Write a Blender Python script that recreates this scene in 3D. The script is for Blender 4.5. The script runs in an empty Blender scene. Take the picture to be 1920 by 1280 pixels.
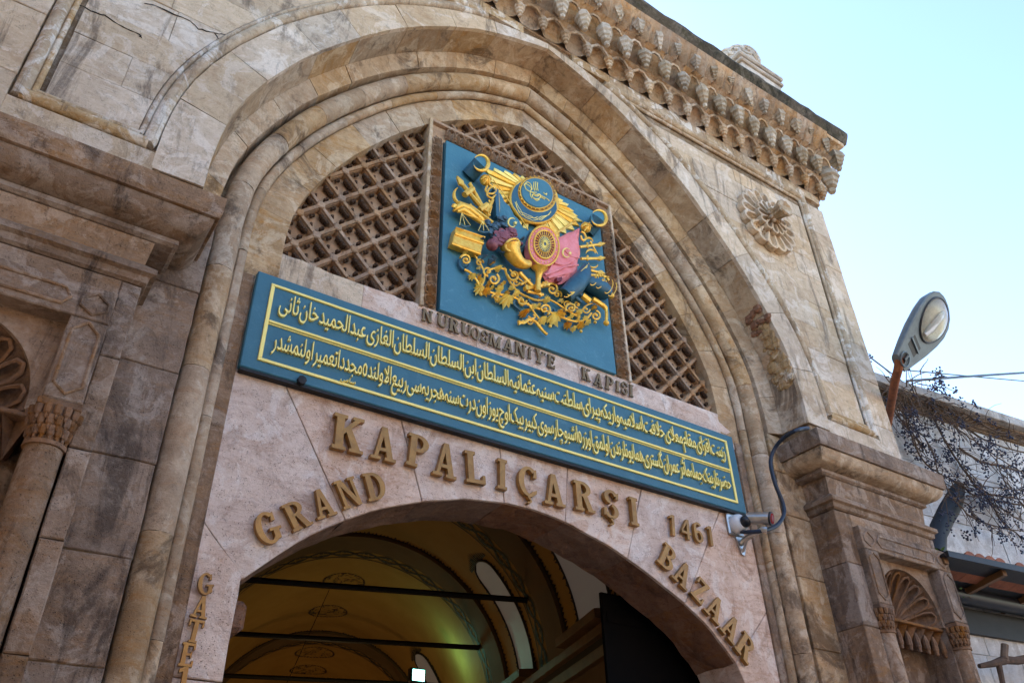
import bpy, bmesh, math, random
from mathutils import Vector, Matrix, Euler
random.seed(7)
rnd = random.Random(11)
SC = bpy.context.scene
COL = SC.collection
PI = math.pi

# ------------------------------------------------------------------ camera, sky, sun, exposure
CAM_POS = Vector((-3.8, -5.2, 1.65))
FPX, YAW, PITCH, ROLL = 1530.8376, 0.602042632, 0.605523862, -0.0239512906
_f = Vector((math.sin(YAW) * math.cos(PITCH), math.cos(YAW) * math.cos(PITCH), math.sin(PITCH)))
_r0 = Vector((math.cos(YAW), -math.sin(YAW), 0))
_u0 = _r0.cross(_f)
CAM_R = _r0 * math.cos(ROLL) + _u0 * math.sin(ROLL)
CAM_U = _u0 * math.cos(ROLL) - _r0 * math.sin(ROLL)
CAM_F = _f
cd = bpy.data.cameras.new('camera')
cam = bpy.data.objects.new('camera', cd)
COL.objects.link(cam)
cam.matrix_world = Matrix(((CAM_R.x, CAM_U.x, -CAM_F.x, CAM_POS.x), (CAM_R.y, CAM_U.y, -CAM_F.y, CAM_POS.y),
                           (CAM_R.z, CAM_U.z, -CAM_F.z, CAM_POS.z), (0, 0, 0, 1)))
cd.sensor_width = 36
cd.lens = 36 * FPX / 1920
cd.clip_start = .05
cd.clip_end = 1000
SC.camera = cam

SUN_EL, SUN_AZ = math.radians(36), math.radians(4)      # the sun stands behind the gate: azimuth clockwise from +Y
w = bpy.data.worlds.new('World')
SC.world = w
w.use_nodes = True
nt = w.node_tree
bg = nt.nodes['Background']
sky = nt.nodes.new('ShaderNodeTexSky')
sky.sky_type = 'NISHITA'
sky.sun_disc = False
sky.sun_elevation = SUN_EL
sky.sun_rotation = SUN_AZ
sky.air_density = 1.0
sky.dust_density = .7
sky.ozone_density = 2.2
nt.links.new(sky.outputs[0], bg.inputs[0])
bg.inputs[1].default_value = .15
sd = bpy.data.lights.new('sun', 'SUN')
sd.energy = 5
sd.angle = math.radians(.5)
sd.color = (1, .93, .82)
sun = bpy.data.objects.new('sun', sd)
COL.objects.link(sun)
_sd = Vector((math.sin(SUN_AZ) * math.cos(SUN_EL), math.cos(SUN_AZ) * math.cos(SUN_EL), math.sin(SUN_EL)))
sun.rotation_euler = _sd.to_track_quat('Z', 'Y').to_euler()
sun.location = (0, 0, 30)
SC.view_settings.view_transform = 'Standard'
SC.view_settings.look = 'None'
SC.view_settings.gamma = 1
SC.view_settings.use_curve_mapping = False
SC.view_settings.exposure = 1.95


def ray(u, v):
    """direction of a measured point of the survey photograph, scaled so that y advances by one metre"""
    d = CAM_F * FPX + CAM_R * (u - 960) - CAM_U * (v - 640)
    return d / d.y


def P(u, v, y=0.0):
    """survey: the world point that lies on the plane at depth y"""
    return CAM_POS + ray(u, v) * (y - CAM_POS.y)


def PP(u, v, p0, n):
    d = ray(u, v)
    return CAM_POS + d * ((Vector(p0) - CAM_POS).dot(n) / d.dot(n))


# ------------------------------------------------------------------ materials
def new_mat(name):
    m = bpy.data.materials.new(name)
    m.use_nodes = True
    return m, m.node_tree, m.node_tree.nodes['Principled BSDF']


def N(t, kind, **kw):
    n = t.nodes.new(kind)
    for k, v in kw.items():
        if k.startswith('i_'):
            key = k[2:]
            key = int(key) if key.isdigit() else key.replace('_', ' ')
            n.inputs[key].default_value = v
        else:
            setattr(n, k, v)
    return n


def pos_map(t, scale=(1, 1, 1), rot=(0, 0, 0)):
    g = N(t, 'ShaderNodeNewGeometry')
    m = N(t, 'ShaderNodeMapping')
    m.inputs['Scale'].default_value = scale
    m.inputs['Rotation'].default_value = rot
    t.links.new(g.outputs['Position'], m.inputs['Vector'])
    return m.outputs[0]


def noise(t, vec, scale, detail=6, rough=.6, dist=0):
    n = N(t, 'ShaderNodeTexNoise')
    n.inputs['Scale'].default_value = scale
    n.inputs['Detail'].default_value = detail
    n.inputs['Roughness'].default_value = rough
    n.inputs['Distortion'].default_value = dist
    t.links.new(vec, n.inputs['Vector'])
    return n.outputs['Fac']


def ramp(t, fac, a, b):
    n = N(t, 'ShaderNodeMapRange')
    n.inputs['From Min'].default_value = a
    n.inputs['From Max'].default_value = b
    t.links.new(fac, n.inputs['Value'])
    return n.outputs[0]


def mix(t, fac, a, b, mode='MIX'):
    n = N(t, 'ShaderNodeMix', data_type='RGBA', blend_type=mode)
    for s, v in ((n.inputs[0], fac), (n.inputs[6], a), (n.inputs[7], b)):
        if isinstance(v, (int, float)):
            s.default_value = v
        elif isinstance(v, tuple):
            s.default_value = (*v, 1)
        else:
            t.links.new(v, s)
    return n.outputs[2]


def mul(t, a, b):
    n = N(t, 'ShaderNodeMath', operation='MULTIPLY')
    for s, v in ((n.inputs[0], a), (n.inputs[1], b)):
        if isinstance(v, (int, float)):
            s.default_value = v
        else:
            t.links.new(v, s)
    return n.outputs[0]


def addn(t, a, b):
    n = N(t, 'ShaderNodeMath', operation='ADD')
    for s, v in ((n.inputs[0], a), (n.inputs[1], b)):
        if isinstance(v, (int, float)):
            s.default_value = v
        else:
            t.links.new(v, s)
    return n.outputs[0]


def stone(name, light, dark, stain, stain_amt=.6, rust=(.30, .17, .08), rust_amt=.4, streak=(2.2, 2.2, .5), pits=.5, bump=.35, vary=.28, pale=(.62, .56, .50), pale_amt=.35, rough=.85, bed=(.8, .8, 3.6)):
    m, t, b = new_mat(name)
    oi = N(t, 'ShaderNodeObjectInfo')
    # each stone samples its own patch of the pattern: shift by the object's random number
    v0 = pos_map(t)
    sh = N(t, 'ShaderNodeCombineXYZ')
    t.links.new(mul(t, oi.outputs['Random'], 3.7), sh.inputs[0])
    t.links.new(mul(t, oi.outputs['Random'], 9.1), sh.inputs[2])
    va = N(t, 'ShaderNodeVectorMath', operation='ADD')
    t.links.new(v0, va.inputs[0])
    t.links.new(sh.outputs[0], va.inputs[1])
    vo = va.outputs[0]
    vs = pos_map(t, streak)
    n1 = noise(t, vo, 1.3, 9, .66, .6)
    n2 = noise(t, vs, 1.5, 10, .74, .9)
    n3 = noise(t, v0, 2.9, 9, .70, 1.1)
    n4 = noise(t, v0, 48, 5, .75)
    n5 = noise(t, vo, 11, 9, .8, .4)
    vb = pos_map(t, bed)
    n6 = noise(t, vb, 3.0, 9, .78, 1.2)
    n7 = noise(t, vb, 11, 6, .8, .6)
    c = mix(t, ramp(t, n1, .38, .62), dark, light)
    c = mix(t, mul(t, ramp(t, n6, .49, .60), rust_amt), c, rust)
    c = mix(t, mul(t, ramp(t, n3, .52, .575), pale_amt), c, pale)
    c = mix(t, mul(t, ramp(t, n7, .50, .64), .3), c, dark)
    c = mix(t, mul(t, ramp(t, n2, .53, .62), stain_amt), c, stain)
    c = mix(t, mul(t, ramp(t, n5, .52, .66), .42), c, stain)
    c = mix(t, mul(t, ramp(t, n5, .48, .34), .35), c, pale)
    c = mix(t, mul(t, ramp(t, n4, .50, .68), .35), c, dark)
    pv = N(t, 'ShaderNodeTexVoronoi', feature='F1')
    pv.inputs['Scale'].default_value = 60
    t.links.new(v0, pv.inputs['Vector'])
    pit = mul(t, ramp(t, pv.outputs['Distance'], .26, .12), ramp(t, n5, .47, .56))
    c = mix(t, mul(t, pit, pits), c, stain)
    hs = N(t, 'ShaderNodeHueSaturation')
    t.links.new(c, hs.inputs['Color'])
    vn = addn(t, mul(t, oi.outputs['Random'], vary), 1 - vary / 2)
    t.links.new(vn, hs.inputs['Value'])
    sn = N(t, 'ShaderNodeMath', operation='FRACT')
    t.links.new(mul(t, oi.outputs['Random'], 7.31), sn.inputs[0])
    t.links.new(addn(t, mul(t, sn.outputs[0], .4), .9), hs.inputs['Saturation'])
    t.links.new(hs.outputs[0], b.inputs['Base Color'])
    b.inputs['Roughness'].default_value = rough
    b.inputs['Specular IOR Level'].default_value = .25
    h = addn(t, mul(t, n4, .35), addn(t, mul(t, n5, .9), addn(t, mul(t, n1, .8), mul(t, pit, -1.3 * pits))))
    bp = N(t, 'ShaderNodeBump')
    bp.inputs['Strength'].default_value = min(1, bump * 1.5)
    bp.inputs['Distance'].default_value = .03
    t.links.new(h, bp.inputs['Height'])
    t.links.new(bp.outputs[0], b.inputs['Normal'])
    return m


def paint(name, col, col2=None, rough=.5, metal=0, bump=.1, scale=6, wear=None, wear_amt=0, vary=0, spec=.4, bscale=40):
    m, t, b = new_mat(name)
    v0 = pos_map(t)
    n1 = noise(t, v0, scale, 6, .65, .3)
    c = mix(t, ramp(t, n1, .35, .68), col, col2 or tuple(x * .8 for x in col))
    if wear:
        n2 = noise(t, v0, scale * 4, 8, .75, .5)
        c = mix(t, mul(t, ramp(t, n2, .56, .66), wear_amt), c, wear)
    if vary:
        oi = N(t, 'ShaderNodeObjectInfo')
        hs = N(t, 'ShaderNodeHueSaturation')
        t.links.new(c, hs.inputs['Color'])
        t.links.new(addn(t, mul(t, oi.outputs['Random'], vary), 1 - vary / 2), hs.inputs['Value'])
        c = hs.outputs[0]
    t.links.new(c, b.inputs['Base Color'])
    b.inputs['Roughness'].default_value = rough
    b.inputs['Metallic'].default_value = metal
    b.inputs['Specular IOR Level'].default_value = spec
    if bump:
        bp = N(t, 'ShaderNodeBump')
        bp.inputs['Strength'].default_value = bump
        bp.inputs['Distance'].default_value = .01
        t.links.new(noise(t, v0, bscale, 5, .7), bp.inputs['Height'])
        t.links.new(bp.outputs[0], b.inputs['Normal'])
    return m


def glow(name, col, strength):
    m, t, b = new_mat(name)
    b.inputs['Base Color'].default_value = (*col, 1)
    b.inputs['Emission Color'].default_value = (*col, 1)
    b.inputs['Emission Strength'].default_value = strength
    return m


M = dict(
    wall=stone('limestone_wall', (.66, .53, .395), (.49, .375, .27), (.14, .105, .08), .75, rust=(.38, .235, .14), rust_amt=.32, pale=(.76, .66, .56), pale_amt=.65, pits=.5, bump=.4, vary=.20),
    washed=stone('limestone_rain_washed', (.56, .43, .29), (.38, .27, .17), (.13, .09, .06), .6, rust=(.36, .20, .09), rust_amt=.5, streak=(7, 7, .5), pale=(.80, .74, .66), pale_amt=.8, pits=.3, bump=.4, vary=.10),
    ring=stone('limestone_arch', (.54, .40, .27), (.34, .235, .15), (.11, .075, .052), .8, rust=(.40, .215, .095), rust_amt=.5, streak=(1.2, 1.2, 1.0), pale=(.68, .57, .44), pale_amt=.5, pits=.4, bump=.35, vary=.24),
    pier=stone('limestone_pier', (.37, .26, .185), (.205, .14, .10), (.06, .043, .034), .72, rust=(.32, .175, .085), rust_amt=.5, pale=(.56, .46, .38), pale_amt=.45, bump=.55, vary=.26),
    carve=stone('limestone_carved', (.53, .41, .285), (.34, .245, .165), (.14, .10, .07), .55, rust=(.45, .225, .10), rust_amt=.55, streak=(6, 6, 1.2), pale=(.70, .635, .54), pale_amt=.55, pits=.2, bump=.3, vary=.36),
    drop=stone('limestone_grey_drops', (.50, .43, .34), (.33, .27, .20), (.12, .095, .075), .6, rust=(.40, .27, .16), rust_amt=.4, streak=(9, 9, 2), pale=(.66, .60, .52), pale_amt=.45, pits=.2, bump=.3, vary=.45),
    cell=stone('limestone_rusty_cells', (.50, .37, .25), (.32, .22, .145), (.09, .06, .04), .65, rust=(.48, .24, .10), rust_amt=.4, streak=(6, 6, 1.2), pale=(.60, .50, .40), pale_amt=.4, pits=.2, bump=.3, vary=.3),
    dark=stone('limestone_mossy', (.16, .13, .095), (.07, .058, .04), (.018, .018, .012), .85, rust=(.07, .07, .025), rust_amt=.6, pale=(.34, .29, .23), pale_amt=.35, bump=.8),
    shell=stone('sandstone_shell', (.27, .15, .085), (.14, .082, .052), (.045, .032, .025), .6, rust=(.34, .165, .065), rust_amt=.5, pale=(.32, .22, .16), pale_amt=.3, bump=.4, vary=.15),
    door=stone('pink_marble_wall', (.84, .68, .58), (.66, .50, .41), (.30, .17, .12), .5, rust=(.46, .26, .175), rust_amt=.45, streak=(1.5, 1.5, 1.2), pale=(.86, .76, .69), pale_amt=.7, pits=1.0, bump=.5, vary=.08),
    soffit=stone('red_sandstone_soffit', (.34, .205, .15), (.22, .125, .09), (.08, .048, .038), .5, rust=(.38, .18, .075), rust_amt=.35, pale=(.42, .29, .23), pale_amt=.3, pits=.9, bump=1.0, vary=.15),
    lattice=stone('brown_lattice_stone', (.44, .295, .195), (.29, .185, .12), (.08, .05, .035), .5, rust=(.34, .17, .08), rust_amt=.4, pale=(.52, .39, .28), pale_amt=.35, bump=.4, vary=.25),
    latback=stone('lattice_backing_stone', (.50, .35, .25), (.38, .255, .175), (.10, .06, .042), .4, rust=(.30, .16, .085), rust_amt=.3, pale=(.44, .31, .22), pale_amt=.3, bump=.4, vary=.1),
    crocket=stone('dark_crocket_stone', (.085, .05, .032), (.05, .03, .02), (.02, .013, .01), .5, rust=(.10, .05, .03), rust_amt=.3, pale=(.11, .075, .05), pale_amt=.2, bump=.3, vary=.2),
    white=stone('whitewashed_stone', (.66, .65, .64), (.50, .49, .49), (.26, .22, .19), .45, rust=(.42, .34, .27), rust_amt=.3, pale=(.78, .78, .78), pale_amt=.6, pits=.3, bump=.5, vary=.14),
    mortar=stone('lime_mortar', (.30, .22, .15), (.19, .135, .09), (.07, .05, .038), .5, bump=.6),
    blue=paint('blue_sign_paint', (.034, .125, .175), (.045, .155, .215), .5, 0, .25, 2.2, wear=(.085, .20, .25), wear_amt=.5),
    bluelt=paint('blue_panel_paint', (.042, .155, .215), (.055, .19, .26), .5, 0, .3, 3, wear=(.12, .27, .33), wear_amt=.5),
    bluedk=paint('dark_blue_relief_paint', (.025, .085, .13), (.03, .12, .18), .4, 0, .1, 20),
    gold=paint('gilded_relief', (.95, .60, .10), (.82, .40, .035), .30, .35, .3, 22, wear=(.30, .13, .025), wear_amt=.6, vary=.15, spec=.5),
    goldln=paint('pale_gold_lettering', (1.0, .80, .25), (.95, .72, .18), .4, .15, .1, 10),
    brass=paint('aged_brass', (.40, .205, .05), (.28, .135, .034), .42, .3, .25, 14, wear=(.13, .075, .035), wear_amt=.5, vary=.15),
    brassdk=paint('tarnished_brass', (.26, .165, .075), (.17, .11, .055), .45, .45, .3, 30, wear=(.09, .06, .035), wear_amt=.6, vary=.25),
    pink=paint('pink_relief_paint', (.80, .27, .28), (.72, .18, .18), .45, 0, .1, 9, wear=(.42, .03, .04), wear_amt=.25),
    rose=paint('dusky_rose_paint', (.27, .085, .10), (.16, .04, .055), .5, 0, .1, 20),
    redp=paint('dark_red_paint', (.22, .02, .025), (.12, .015, .02), .4, 0, .1, 20),
    flower=paint('slate_flower_paint', (.055, .12, .17), (.03, .06, .09), .5, 0, .1, 20),
    ochre=paint('ochre_vault_plaster', (.40, .235, .065), (.33, .185, .045), .75, 0, .3, 1.2, wear=(.28, .17, .06), wear_amt=.3, bscale=9, spec=.15),
    ochredk=paint('brown_rib_plaster', (.17, .105, .05), (.13, .08, .04), .75, 0, .3, 1.2, bscale=9, spec=.15),
    ornament=paint('black_painted_ornament', (.025, .016, .010), (.04, .022, .012), .7, 0, 0, 5),
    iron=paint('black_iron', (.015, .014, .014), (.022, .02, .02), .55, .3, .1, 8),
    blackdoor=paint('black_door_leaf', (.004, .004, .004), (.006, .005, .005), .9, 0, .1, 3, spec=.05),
    woodc=paint('brown_wood_cornice', (.20, .10, .04), (.13, .065, .028), .5, 0, .2, 4),
    whitep=paint('white_plastic', (.72, .72, .72), (.62, .61, .60), .35, 0, .05, 8),
    metal=paint('brushed_steel', (.55, .53, .50), (.42, .40, .38), .28, .8, .05, 12),
    cable=paint('navy_rubber_cable', (.012, .022, .045), (.018, .03, .055), .45, 0, .1, 20),
    blackp=paint('black_plastic', (.012, .014, .02), (.02, .02, .025), .35, 0, .05, 10),
    redlens=paint('red_glass_lens', (.35, .03, .03), (.22, .02, .02), .12, 0, 0, 10),
    lampg=paint('grey_lamp_housing', (.16, .195, .215), (.12, .145, .16), .42, .2, .15, 9, wear=(.2, .19, .18), wear_amt=.35),
    rust=paint('rusty_pipe', (.32, .11, .04), (.18, .06, .03), .75, .1, .6, 14, wear=(.42, .21, .10), wear_amt=.5),
    vine=paint('vine_bark', (.12, .07, .042), (.06, .038, .026), .85, 0, .6, 12, bscale=60),
    berry=paint('dark_berries', (.018, .020, .045), (.03, .025, .05), .45, 0, 0, 8),
    leaf=paint('green_leaves', (.085, .17, .03), (.05, .10, .02), .5, 0, .1, 10, vary=.3),
    tile=paint('red_roof_tile', (.30, .10, .05), (.19, .07, .04), .8, 0, .5, 8, vary=.3),
    tin=paint('dark_sheet_metal', (.03, .031, .034), (.02, .02, .022), .5, .4, .2, 3),
    coping=stone('grey_coping', (.42, .41, .40), (.29, .28, .27), (.10, .095, .085), .5, bump=.5),
    brick=paint('old_brick', (.22, .15, .10), (.13, .09, .065), .85, 0, .5, 9, vary=.4),
    paving=stone('street_paving', (.36, .31, .25), (.26, .22, .175), (.12, .10, .08), .5, bump=.5),
    plaster=stone('street_plaster', (.74, .61, .46), (.64, .51, .37), (.40, .30, .21), .3, bump=.4),  # pale tone set for the warm light it bounces onto the gate
    finial=stone('pale_marble_finial', (.70, .65, .57), (.55, .49, .41), (.20, .17, .14), .5, bump=.4),
)


# ------------------------------------------------------------------ mesh helpers
def rough(poly, amp=.003, step=.13):
    """worn outline: edges split into short runs and nudged"""
    out = []
    n = len(poly)
    for i in range(n):
        a, b = Vector(poly[i]), Vector(poly[(i + 1) % n])
        L = (b - a).length
        k = max(1, min(7, int(L / step)))
        d = (b - a) / k
        nm = Vector((-d.y, d.x)).normalized() if d.length > 1e-6 else Vector((0, 0))
        for j in range(k):
            p = a + d * j
            if j:
                p = p + nm * rnd.uniform(-amp, amp)
            else:
                p = p + Vector((rnd.uniform(-amp, amp), rnd.uniform(-amp, amp))) * .8
            out.append((p.x, p.y))
    return out


class MB:
    def __init__(s):
        s.v = []
        s.f = []

    def add(s, vs, fs):
        o = len(s.v)
        s.v += [Vector(p) for p in vs]
        s.f += [tuple(i + o for i in f) for f in fs]
        return s

    def box(s, x0, x1, y0, y1, z0, z1, bev=0):
        
        if bev:
            b = bev
            vs = []
            for x, sx in ((x0, 1), (x1, -1)):
                for y, sy in ((y0, 1), (y1, -1)):
                    for z, sz in ((z0, 1), (z1, -1)):
                        vs += [(x + sx * b, y + sy * b, z), (x + sx * b, y, z + sz * b), (x, y + sy * b, z + sz * b)]
            bm = bmesh.new()
            for p in vs:
                bm.verts.new(p)
            bmesh.ops.convex_hull(bm, input=bm.verts)
            bm.verts.index_update()
            s.add([v.co.copy() for v in bm.verts], [[v.index for v in f.verts] for f in bm.faces])
            bm.free()
            return s
        vs = [(x, y, z) for x in (x0, x1) for y in (y0, y1) for z in (z0, z1)]
        return s.add(vs, [(0, 1, 3, 2), (4, 6, 7, 5), (0, 4, 5, 1), (2, 3, 7, 6), (0, 2, 6, 4), (1, 5, 7, 3)])

    def block(s, x0, x1, y0, y1, z0, z1, ch=.006, amp=.003):
        """dressed stone: worn outline and chamfered front arris"""
        return s.prism(rough([(x0, z0), (x1, z0), (x1, z1), (x0, z1)], amp), y0, y1, ch)

    def prism(s, poly, y0, y1, inset=0):
        """poly: (x,z) outline; y0 front (towards the street), y1 back; inset chamfers the front edge"""
        n = len(poly)
        if inset:
            c0 = Vector((sum(p[0] for p in poly) / n, sum(p[1] for p in poly) / n))
            fr = inset_poly(poly, inset)
            vs = [(p[0], y0, p[1]) for p in fr] + [(p[0], y0 + inset, p[1]) for p in poly] + [(p[0], y1, p[1]) for p in poly]
            fs = [tuple(range(n)), tuple(range(3 * n - 1, 2 * n - 1, -1))]
            for k in (0, 1):
                fs += [(k * n + i, k * n + (i + 1) % n, (k + 1) * n + (i + 1) % n, (k + 1) * n + i) for i in range(n)]
            return s.add(vs, fs)
        vs = [(p[0], y0, p[1]) for p in poly] + [(p[0], y1, p[1]) for p in poly]
        fs = [tuple(range(n)), tuple(range(2 * n - 1, n - 1, -1))] + [(i, (i + 1) % n, n + (i + 1) % n, n + i) for i in range(n)]
        return s.add(vs, fs)

    def loft(s, rings, closed=True, caps=True):
        o = len(s.v)
        k = len(rings[0])
        for r in rings:
            s.v += [Vector(p) for p in r]
        for i in range(len(rings) - 1):
            for j in range(k if closed else k - 1):
                a = o + i * k + j
                b = o + i * k + (j + 1) % k
                s.f.append((a, b, b + k, a + k))
        if caps and closed:
            s.f.append(tuple(o + j for j in range(k))[::-1])
            s.f.append(tuple(o + (len(rings) - 1) * k + j for j in range(k)))
        return s

    def tube(s, pts, r, seg=8, flat=1.0):
        pts = [Vector(p) for p in pts]
        n = len(pts)
        rs = r if isinstance(r, (list, tuple)) else [r] * n
        rings = []
        up = None
        for i, p in enumerate(pts):
            t = (pts[min(i + 1, n - 1)] - pts[max(i - 1, 0)]).normalized()
            if up is None:
                up = Vector((0, 0, 1)) if abs(t.z) < .9 else Vector((0, 1, 0))
            a = t.cross(up)
            if a.length < 1e-4:
                a = t.orthogonal()
            a.normalize()
            b = a.cross(t).normalized()
            up = b
            rings.append([p + a * math.cos(2 * PI * j / seg) * rs[i] + b * math.sin(2 * PI * j / seg) * rs[i] * flat for j in range(seg)])
        return s.loft(rings)

    def lathe(s, prof, c=(0, 0, 0), seg=12, axis='z', rib=0):
        rings = []
        c = Vector(c)
        for r, h in prof:
            ring = []
            for j in range(seg):
                a = 2 * PI * j / seg
                rr = r * (1 - (rib if j % 2 else 0))
                if axis == 'z':
                    ring.append(c + Vector((rr * math.cos(a), rr * math.sin(a), h)))
                elif axis == 'y':
                    ring.append(c + Vector((rr * math.cos(a), h, rr * math.sin(a))))
                else:
                    ring.append(c + Vector((h, rr * math.cos(a), rr * math.sin(a))))
            rings.append(ring)
        return s.loft(rings)

    def ball(s, c, r, seg=8, rings=5, sc=(1, 1, 1)):
        c = Vector(c)
        rr = []
        for i in range(rings + 1):
            a = PI * i / rings
            q = max(math.sin(a), .02)
            rr.append([c + Vector((r * q * math.cos(2 * PI * j / seg) * sc[0], r * q * math.sin(2 * PI * j / seg) * sc[1], -r * math.cos(a) * sc[2])) for j in range(seg)])
        return s.loft(rr)

    def mesh(s, name, mat, smooth=False, center=True):
        me = bpy.data.meshes.new(name)
        if center and s.v:
            lo = Vector((min(v.x for v in s.v), min(v.y for v in s.v), min(v.z for v in s.v)))
            hi = Vector((max(v.x for v in s.v), max(v.y for v in s.v), max(v.z for v in s.v)))
            c = (lo + hi) / 2
        else:
            c = Vector((0, 0, 0))
        me.from_pydata([tuple(v - c) for v in s.v], [], s.f)
        bm = bmesh.new()
        bm.from_mesh(me)
        bmesh.ops.recalc_face_normals(bm, faces=bm.faces)
        bm.to_mesh(me)
        bm.free()
        if smooth:
            for p in me.polygons:
                p.use_smooth = True
            try:
                me.set_sharp_from_angle(angle=math.radians(38))
            except Exception:
                pass
        me.materials.append(M[mat] if isinstance(mat, str) else mat)
        return me, c


def inset_poly(poly, d):
    n = len(poly)
    ar = sum(poly[i][0] * poly[(i + 1) % n][1] - poly[(i + 1) % n][0] * poly[i][1] for i in range(n))
    sg = 1 if ar > 0 else -1
    out = []
    for i in range(n):
        p0, p1, p2 = (Vector(poly[i - 1]), Vector(poly[i]), Vector(poly[(i + 1) % n]))
        e1 = (p1 - p0)
        e2 = (p2 - p1)
        if e1.length < 1e-6 or e2.length < 1e-6:
            out.append(tuple(p1))
            continue
        e1.normalize()
        e2.normalize()
        n1 = Vector((-e1.y, e1.x)) * sg
        n2 = Vector((-e2.y, e2.x)) * sg
        b = n1 + n2
        if b.length < .3:
            out.append(tuple(p1 + n1 * d))
            continue
        b.normalize()
        out.append(tuple(p1 + b * (d / max(.5, b.dot(n1)))))
    return out


WORLD = {}


def wloc(o):
    return WORLD.get(o.name, Vector((0, 0, 0)))


def thing(name, label, cat, loc=(0, 0, 0), group=None):
    o = bpy.data.objects.new(name, None)
    COL.objects.link(o)
    o.empty_display_size = .2
    o.location = loc
    WORLD[o.name] = Vector(loc)
    o['label'] = label
    o['category'] = cat
    if group:
        o['group'] = group
    return o


def part(name, mb, mat, parent, smooth=False, label=None, kind=None):
    me, c = mb.mesh(name, mat, smooth)
    o = bpy.data.objects.new(name, me)
    COL.objects.link(o)
    if parent:
        o.parent = parent
        o.location = c - wloc(parent)
    else:
        o.location = c
    WORLD[o.name] = c
    if label:
        o['label'] = label
    if kind:
        o['kind'] = kind
    return o


def inst(name, me, parent, loc, rot=None, scale=None):
    """another piece of the same mesh at world place loc (parents are never rotated)"""
    o = bpy.data.objects.new(name, me)
    COL.objects.link(o)
    o.parent = parent
    o.location = Vector(loc) - wloc(parent)
    if rot is not None:
        o.rotation_euler = rot
    if scale is not None:
        o.scale = scale
    WORLD[o.name] = Vector(loc)
    return o


def single(name, mb, mat, label, cat, group=None, smooth=False, kind=None):
    o = part(name, mb, mat, None, smooth)
    if label:
        o['label'] = label
        o['category'] = cat
    if group:
        o['group'] = group
    if kind:
        o['kind'] = kind
    return o
# ================================================================== the setting
g = MB()
g.box(-60, 60, -60, 40, -.3, 0)
o = part('ground', g, 'paving', None)
o['kind'] = 'structure'

# ================================================================== the gate
gate = thing('gate_building', 'monumental weathered limestone gateway with pointed arch, carved muqarnas cornice and stone piers', 'gate', (0, 0, 0))

# ---- arch curve (right half), offsets run inwards
_ctl = [(3.25, 5.7), (3.25, 5.9), (3.25, 6.2), (3.21, 6.6), (3.11, 6.98), (2.92, 7.42), (2.68, 7.85), (2.4, 8.25), (2.08, 8.65), (1.72, 9.02), (1.35, 9.32), (.93, 9.60), (.45, 9.81), (0, 9.96), (-.45, 10.1)]


def _cat(p0, p1, p2, p3, s):
    return tuple(.5 * (2 * b + (c - a) * s + (2 * a - 5 * b + 4 * c - d) * s * s + (3 * b - a - 3 * c + d) * s ** 3) for a, b, c, d in zip(p0, p1, p2, p3))


_base = []
for i in range(1, len(_ctl) - 2):
    for k in range(12):
        _base.append(Vector(_cat(_ctl[i - 1], _ctl[i], _ctl[i + 1], _ctl[i + 2], k / 12)))
_base.append(Vector(_ctl[-2]))
_nrm = []
for i, p in enumerate(_base):
    t = (_base[min(i + 1, len(_base) - 1)] - _base[max(0, i - 1)]).normalized()
    _nrm.append(Vector((-t.y, t.x)))      # points inwards (towards the axis and down)
_cache = {}


def _curve(off):
    key = round(off, 4)
    if key in _cache:
        return _cache[key]
    pts = [b + n * off for b, n in zip(_base, _nrm)]
    cut = []
    for p in pts:
        if p.x <= 0 and cut:
            a = cut[-1]
            s = a.x / (a.x - p.x)
            cut.append(a + (p - a) * s)
            break
        cut.append(p)
    else:
        a, b = cut[-2], cut[-1]
        d = b - a
        cut.append(b + d * (b.x / -d.x))
    L = [0]
    for a, b in zip(cut, cut[1:]):
        L.append(L[-1] + (b - a).length)
    NS = 120
    out = []
    j = 0
    for i in range(NS + 1):
        q = L[-1] * i / NS
        while j < len(L) - 2 and L[j + 1] < q:
            j += 1
        s = (q - L[j]) / max(1e-9, L[j + 1] - L[j])
        out.append(cut[j] + (cut[j + 1] - cut[j]) * s)
    _cache[key] = out
    return out


def C(off, t):
    """point (x,z) of the arch curve at inward offset off; t 0 springing .. 1 apex, below 0 straight down"""
    c = _curve(off)
    if t <= 0:
        return Vector((3.25 - off, 5.9 + t * 5.9))
    q = min(t, 1) * 120
    i = min(119, int(q))
    return c[i] + (c[i + 1] - c[i]) * (q - i)


def bandw(t):
    return .36 - .27 * max(0, t) ** 3


def ring_piece(sec, t0, t1, side, sub=5, zmax=None, gap=0.0, jv=0.0, shrink=0.0):
    """sec: list of (offset or function, y)"""
    mb = MB()
    rings = []
    for i in range(sub + 1):
        t = t0 + (t1 - t0) * i / sub
        r = []
        sc = [((off(t) if callable(off) else off), y) for off, y in sec]
        if shrink:
            cu = (min(q[0] for q in sc) + max(q[0] for q in sc)) / 2
            cy = (min(q[1] for q in sc) + max(q[1] for q in sc)) / 2
            sc = [(cu + (a - cu) * (1 - shrink / max(.02, abs(a - cu))) if abs(a - cu) > shrink else a, cy + (b - cy) * (1 - shrink / max(.02, abs(b - cy))) if abs(b - cy) > shrink else b) for a, b in sc]
        for of, y in sc:
            p = C(of, t)
            z = p.y if zmax is None else min(p.y, zmax)
            r.append((p.x * side + rnd.uniform(-jv, jv), y + rnd.uniform(-jv, jv), z + rnd.uniform(-jv, jv)))
        rings.append(r)
    mb.loft(rings)
    return mb


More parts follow.
